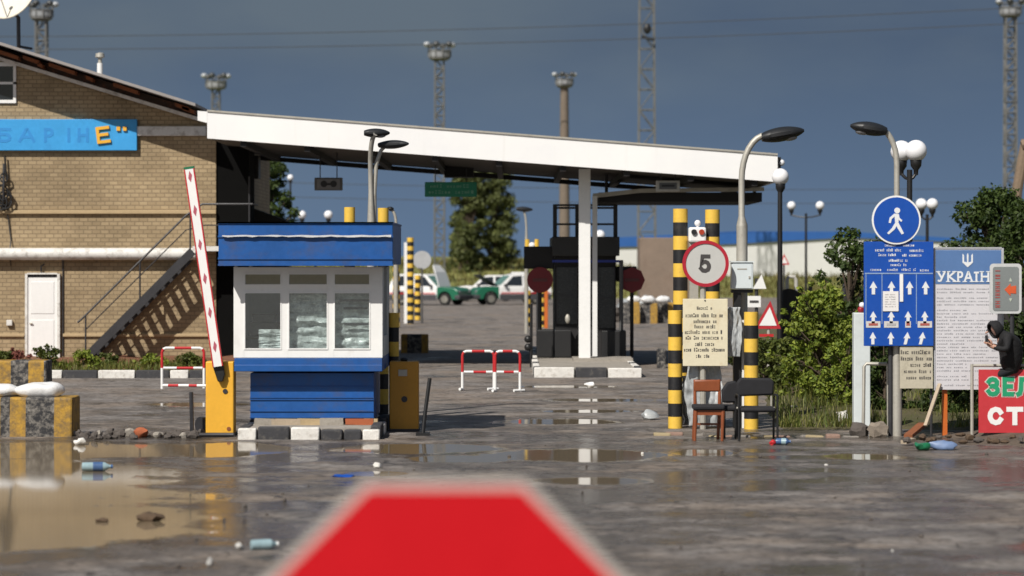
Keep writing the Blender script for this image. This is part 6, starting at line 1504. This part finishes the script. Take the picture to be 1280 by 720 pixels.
E = [(0, 1), (1, 2), (2, 3), (3, 4), (4, 5), (5, 6), (3, 7), (7, 8), (8, 9), (9, 10), (3, 11), (11, 12), (12, 13), (13, 14), (0, 15), (15, 16), (16, 17), (17, 18), (18, 19), (0, 20), (20, 21), (21, 22), (22, 23), (23, 24)]
chains = [((P, E), rad)]
for w_i, p_i in ((9, 10), (13, 14)):
    pw, pp = P[w_i], P[p_i]; d = (pp - pw).normalized(); sd = Vector((0, 1, 0)); up_ = sd.cross(d)
    for k, ln in enumerate((.075, .085, .08, .062)):
        b0 = pp + sd * (-.03 + .02 * k)
        pts = [b0 - d * .03, b0 + d * .03, b0 + d * (.03 + ln * .45) + Vector((0, 0, -.012)), b0 + d * (.03 + ln * .62) + Vector((-.005, 0, -.04))]
        chains.append(((pts, [(0, 1), (1, 2), (2, 3)]), [.011, .010, .009, .008]))
    th = pw.lerp(pp, .5) + Vector((0, -.03, .02)); chains.append(((([th, th + d * .03 + Vector((0, -.01, .03)), th + d * .07 + Vector((0, 0, .035))]), [(0, 1), (1, 2)]), [.012, .011, .009]))
# nose, ear
fc = P[6]; chains.append((([fc + Vector((-.05, 0, .0)), fc + Vector((-.088, 0, -.012)), fc + Vector((-.096, 0, -.028))], [(0, 1), (1, 2)]), [.014, .013, .012]))
me = skin_mesh('person_body', chains, None, 2)
for m_ in (jacket, skin_m, M('dark_trousers', (.014, .014, .02), .85, .3, 6), M('black_shoe', (.01, .01, .01), .5)): me.materials.append(m_)
head_c = (P[5] + P[6]) / 2
for pl in me.polygons:
    c = pl.center
    if (c - head_c).length < .17 and c.x < P[5].x + .035: pl.material_index = 1
    elif min((c - P[10]).length, (c - P[14]).length) < .085 or (c - P[9]).length < .03: pl.material_index = 1
    elif c.x < P[9].x - .01 and c.z > P[9].z - .12 and (c - head_c).length > .16: pl.material_index = 1
    elif c.z < .12: pl.material_index = 3
    elif c.z < P[0].z - .02: pl.material_index = 2
bo = bpy.data.objects.new('body', me); COL.objects.link(bo); bo.parent = pers; bo.location = -Vector(pers.location)
# hood: shell around the back of the head, open to the face
q = MB(); hc = head_c + Vector((.012, 0, .012)); n, m2 = 22, 14; rows_ = []
axd = Vector((-.86, -.22, -.42)).normalized(); u1 = axd.cross(Vector((0, 1, 0))).normalized(); u2 = axd.cross(u1)
for i in range(m2 + 1):
    th = math.pi - (math.pi - 1.12) * i / m2; rr = 0.126 * math.sin(th); ax_ = 0.126 * math.cos(th)
    for j in range(n):
        a = 2 * math.pi * j / n; pp_ = hc + axd * ax_ + (u1 * math.cos(a) + u2 * math.sin(a)) * (rr + .004); q.v.append(tuple(pp_ + noise.noise_vector(pp_ * 14) * .014))
for i in range(m2):
    for j in range(n): q.f.append((i * n + j, i * n + (j + 1) % n, (i + 1) * n + (j + 1) % n, (i + 1) * n + j)); q.m.append(0)
ho = q.build('hood', jacket, pers, ang=80); s = ho.modifiers.new('s', 'SOLIDIFY'); s.thickness = .012
q = MB()
for sy in (-.032, .032):
    q.ball(P[6] + Vector((-.066, sy, .022)), .011, 8, 6)
q.build('eyes', black_paint, pers)
q = MB(); q.ball(P[6] + Vector((-.07, 0, -.045)), .014, 10, 6, sc=(.6, 1.8, .5)); q.build('mouth', M('lips', (.25, .09, .07), .5), pers)
ph = MB(); c = (P[10] + P[14]) / 2 + Vector((-.035, 0, .03)); ph.box(c.x - .015, c.x + .015, c.y - .04, c.y + .04, c.z - .03, c.z + .09)
tag(ph.build('phone', black_paint, bevel=.006), 'small dark phone held in the raised hands', 'phone')

# ------------------------------------------------------------------ light, sky
SUN_EL, SUN_AZ = R(45), R(31)          # azimuth measured from straight behind the camera towards the left
sd = Vector((-math.cos(SUN_EL) * math.sin(SUN_AZ), -math.cos(SUN_EL) * math.cos(SUN_AZ), math.sin(SUN_EL)))
ld = bpy.data.lights.new('sun', 'SUN'); ld.energy = 5.0; ld.angle = R(.53); ld.color = (1, .95, .87)
lo = bpy.data.objects.new('sun', ld); COL.objects.link(lo); lo.rotation_euler = (-sd).to_track_quat('-Z', 'Y').to_euler(); lo.location = sd * 100
wd = bpy.data.worlds.new('World'); scene.world = wd; wd.use_nodes = True; nt = wd.node_tree
bg = nt.nodes['Background']
sky = nd(nt, 'ShaderNodeTexSky'); sky.sky_type = 'NISHITA'; sky.sun_disc = False; sky.sun_elevation = SUN_EL; sky.sun_rotation = math.atan2(sd.x, sd.y)
sky.air_density = 1.0; sky.dust_density = 1.5
tc = nd(nt, 'ShaderNodeTexCoord').outputs['Generated']
sx = nd(nt, 'ShaderNodeSeparateXYZ'); nt.links.new(tc, sx.inputs[0])
# a slate storm bank stands over the far half of the sky
mp = nd(nt, 'ShaderNodeVectorMath', operation='MULTIPLY'); nt.links.new(tc, mp.inputs[0]); mp.inputs[1].default_value = (1, 1, 2.6)
nS = noise_(nt, mp.outputs[0], 3.6, 5, .5); nS2 = noise_(nt, mp.outputs[0], 14.0, 4, .55)
cl = math_(nt, 'ADD', math_(nt, 'MULTIPLY', nS, .75), math_(nt, 'MULTIPLY', nS2, .25))
SC = 20.0
gf = math_(nt, 'SUBTRACT', ramp(nt, cl, .36, .60), math_(nt, 'MULTIPLY', ramp(nt, sx.outputs[0], .0, .2), .7), clamp=True)
storm = mixcol(nt, gf, tuple(c * SC for c in (.080, .118, .182)), tuple(c * SC for c in (.120, .158, .200)))
# bluer gap close to the horizon
hz = nd(nt, 'ShaderNodeMapRange'); hz.inputs[1].default_value = .0; hz.inputs[2].default_value = .085; nt.links.new(sx.outputs[2], hz.inputs[0])
storm = mixcol(nt, hz.outputs[0], tuple(c * SC for c in (.118, .185, .295)), storm)
mask = ramp(nt, math_(nt, 'ADD', sx.outputs[1], math_(nt, 'MULTIPLY', math_(nt, 'SUBTRACT', nS, .5), .5)), -.15, .35)
fin = mixcol(nt, mask, sky.outputs[0], storm)
nt.links.new(fin, bg.inputs[0]); bg.inputs[1].default_value = .05

# ------------------------------------------------------------------ camera
cd = bpy.data.cameras.new('camera'); cam = bpy.data.objects.new('camera', cd); COL.objects.link(cam); scene.camera = cam
cam.location = (0, 0, H); cam.rotation_euler = (R(90), 0, 0)
cd.sensor_width = 36; cd.lens = 36 * F / 1280; cd.shift_y = (HY - 360) / 1280.0
cd.clip_start = .1; cd.clip_end = 6000
cd.dof.use_dof = True; cd.dof.focus_distance = 42; cd.dof.aperture_fstop = 1.4
vs = scene.view_settings; vs.view_transform = 'Standard'; vs.look = 'None'; vs.exposure = 0; vs.gamma = 1; vs.use_curve_mapping = False
scene.cycles.use_denoising = True
scene.cycles.max_bounces = 8; scene.cycles.transparent_max_bounces = 8
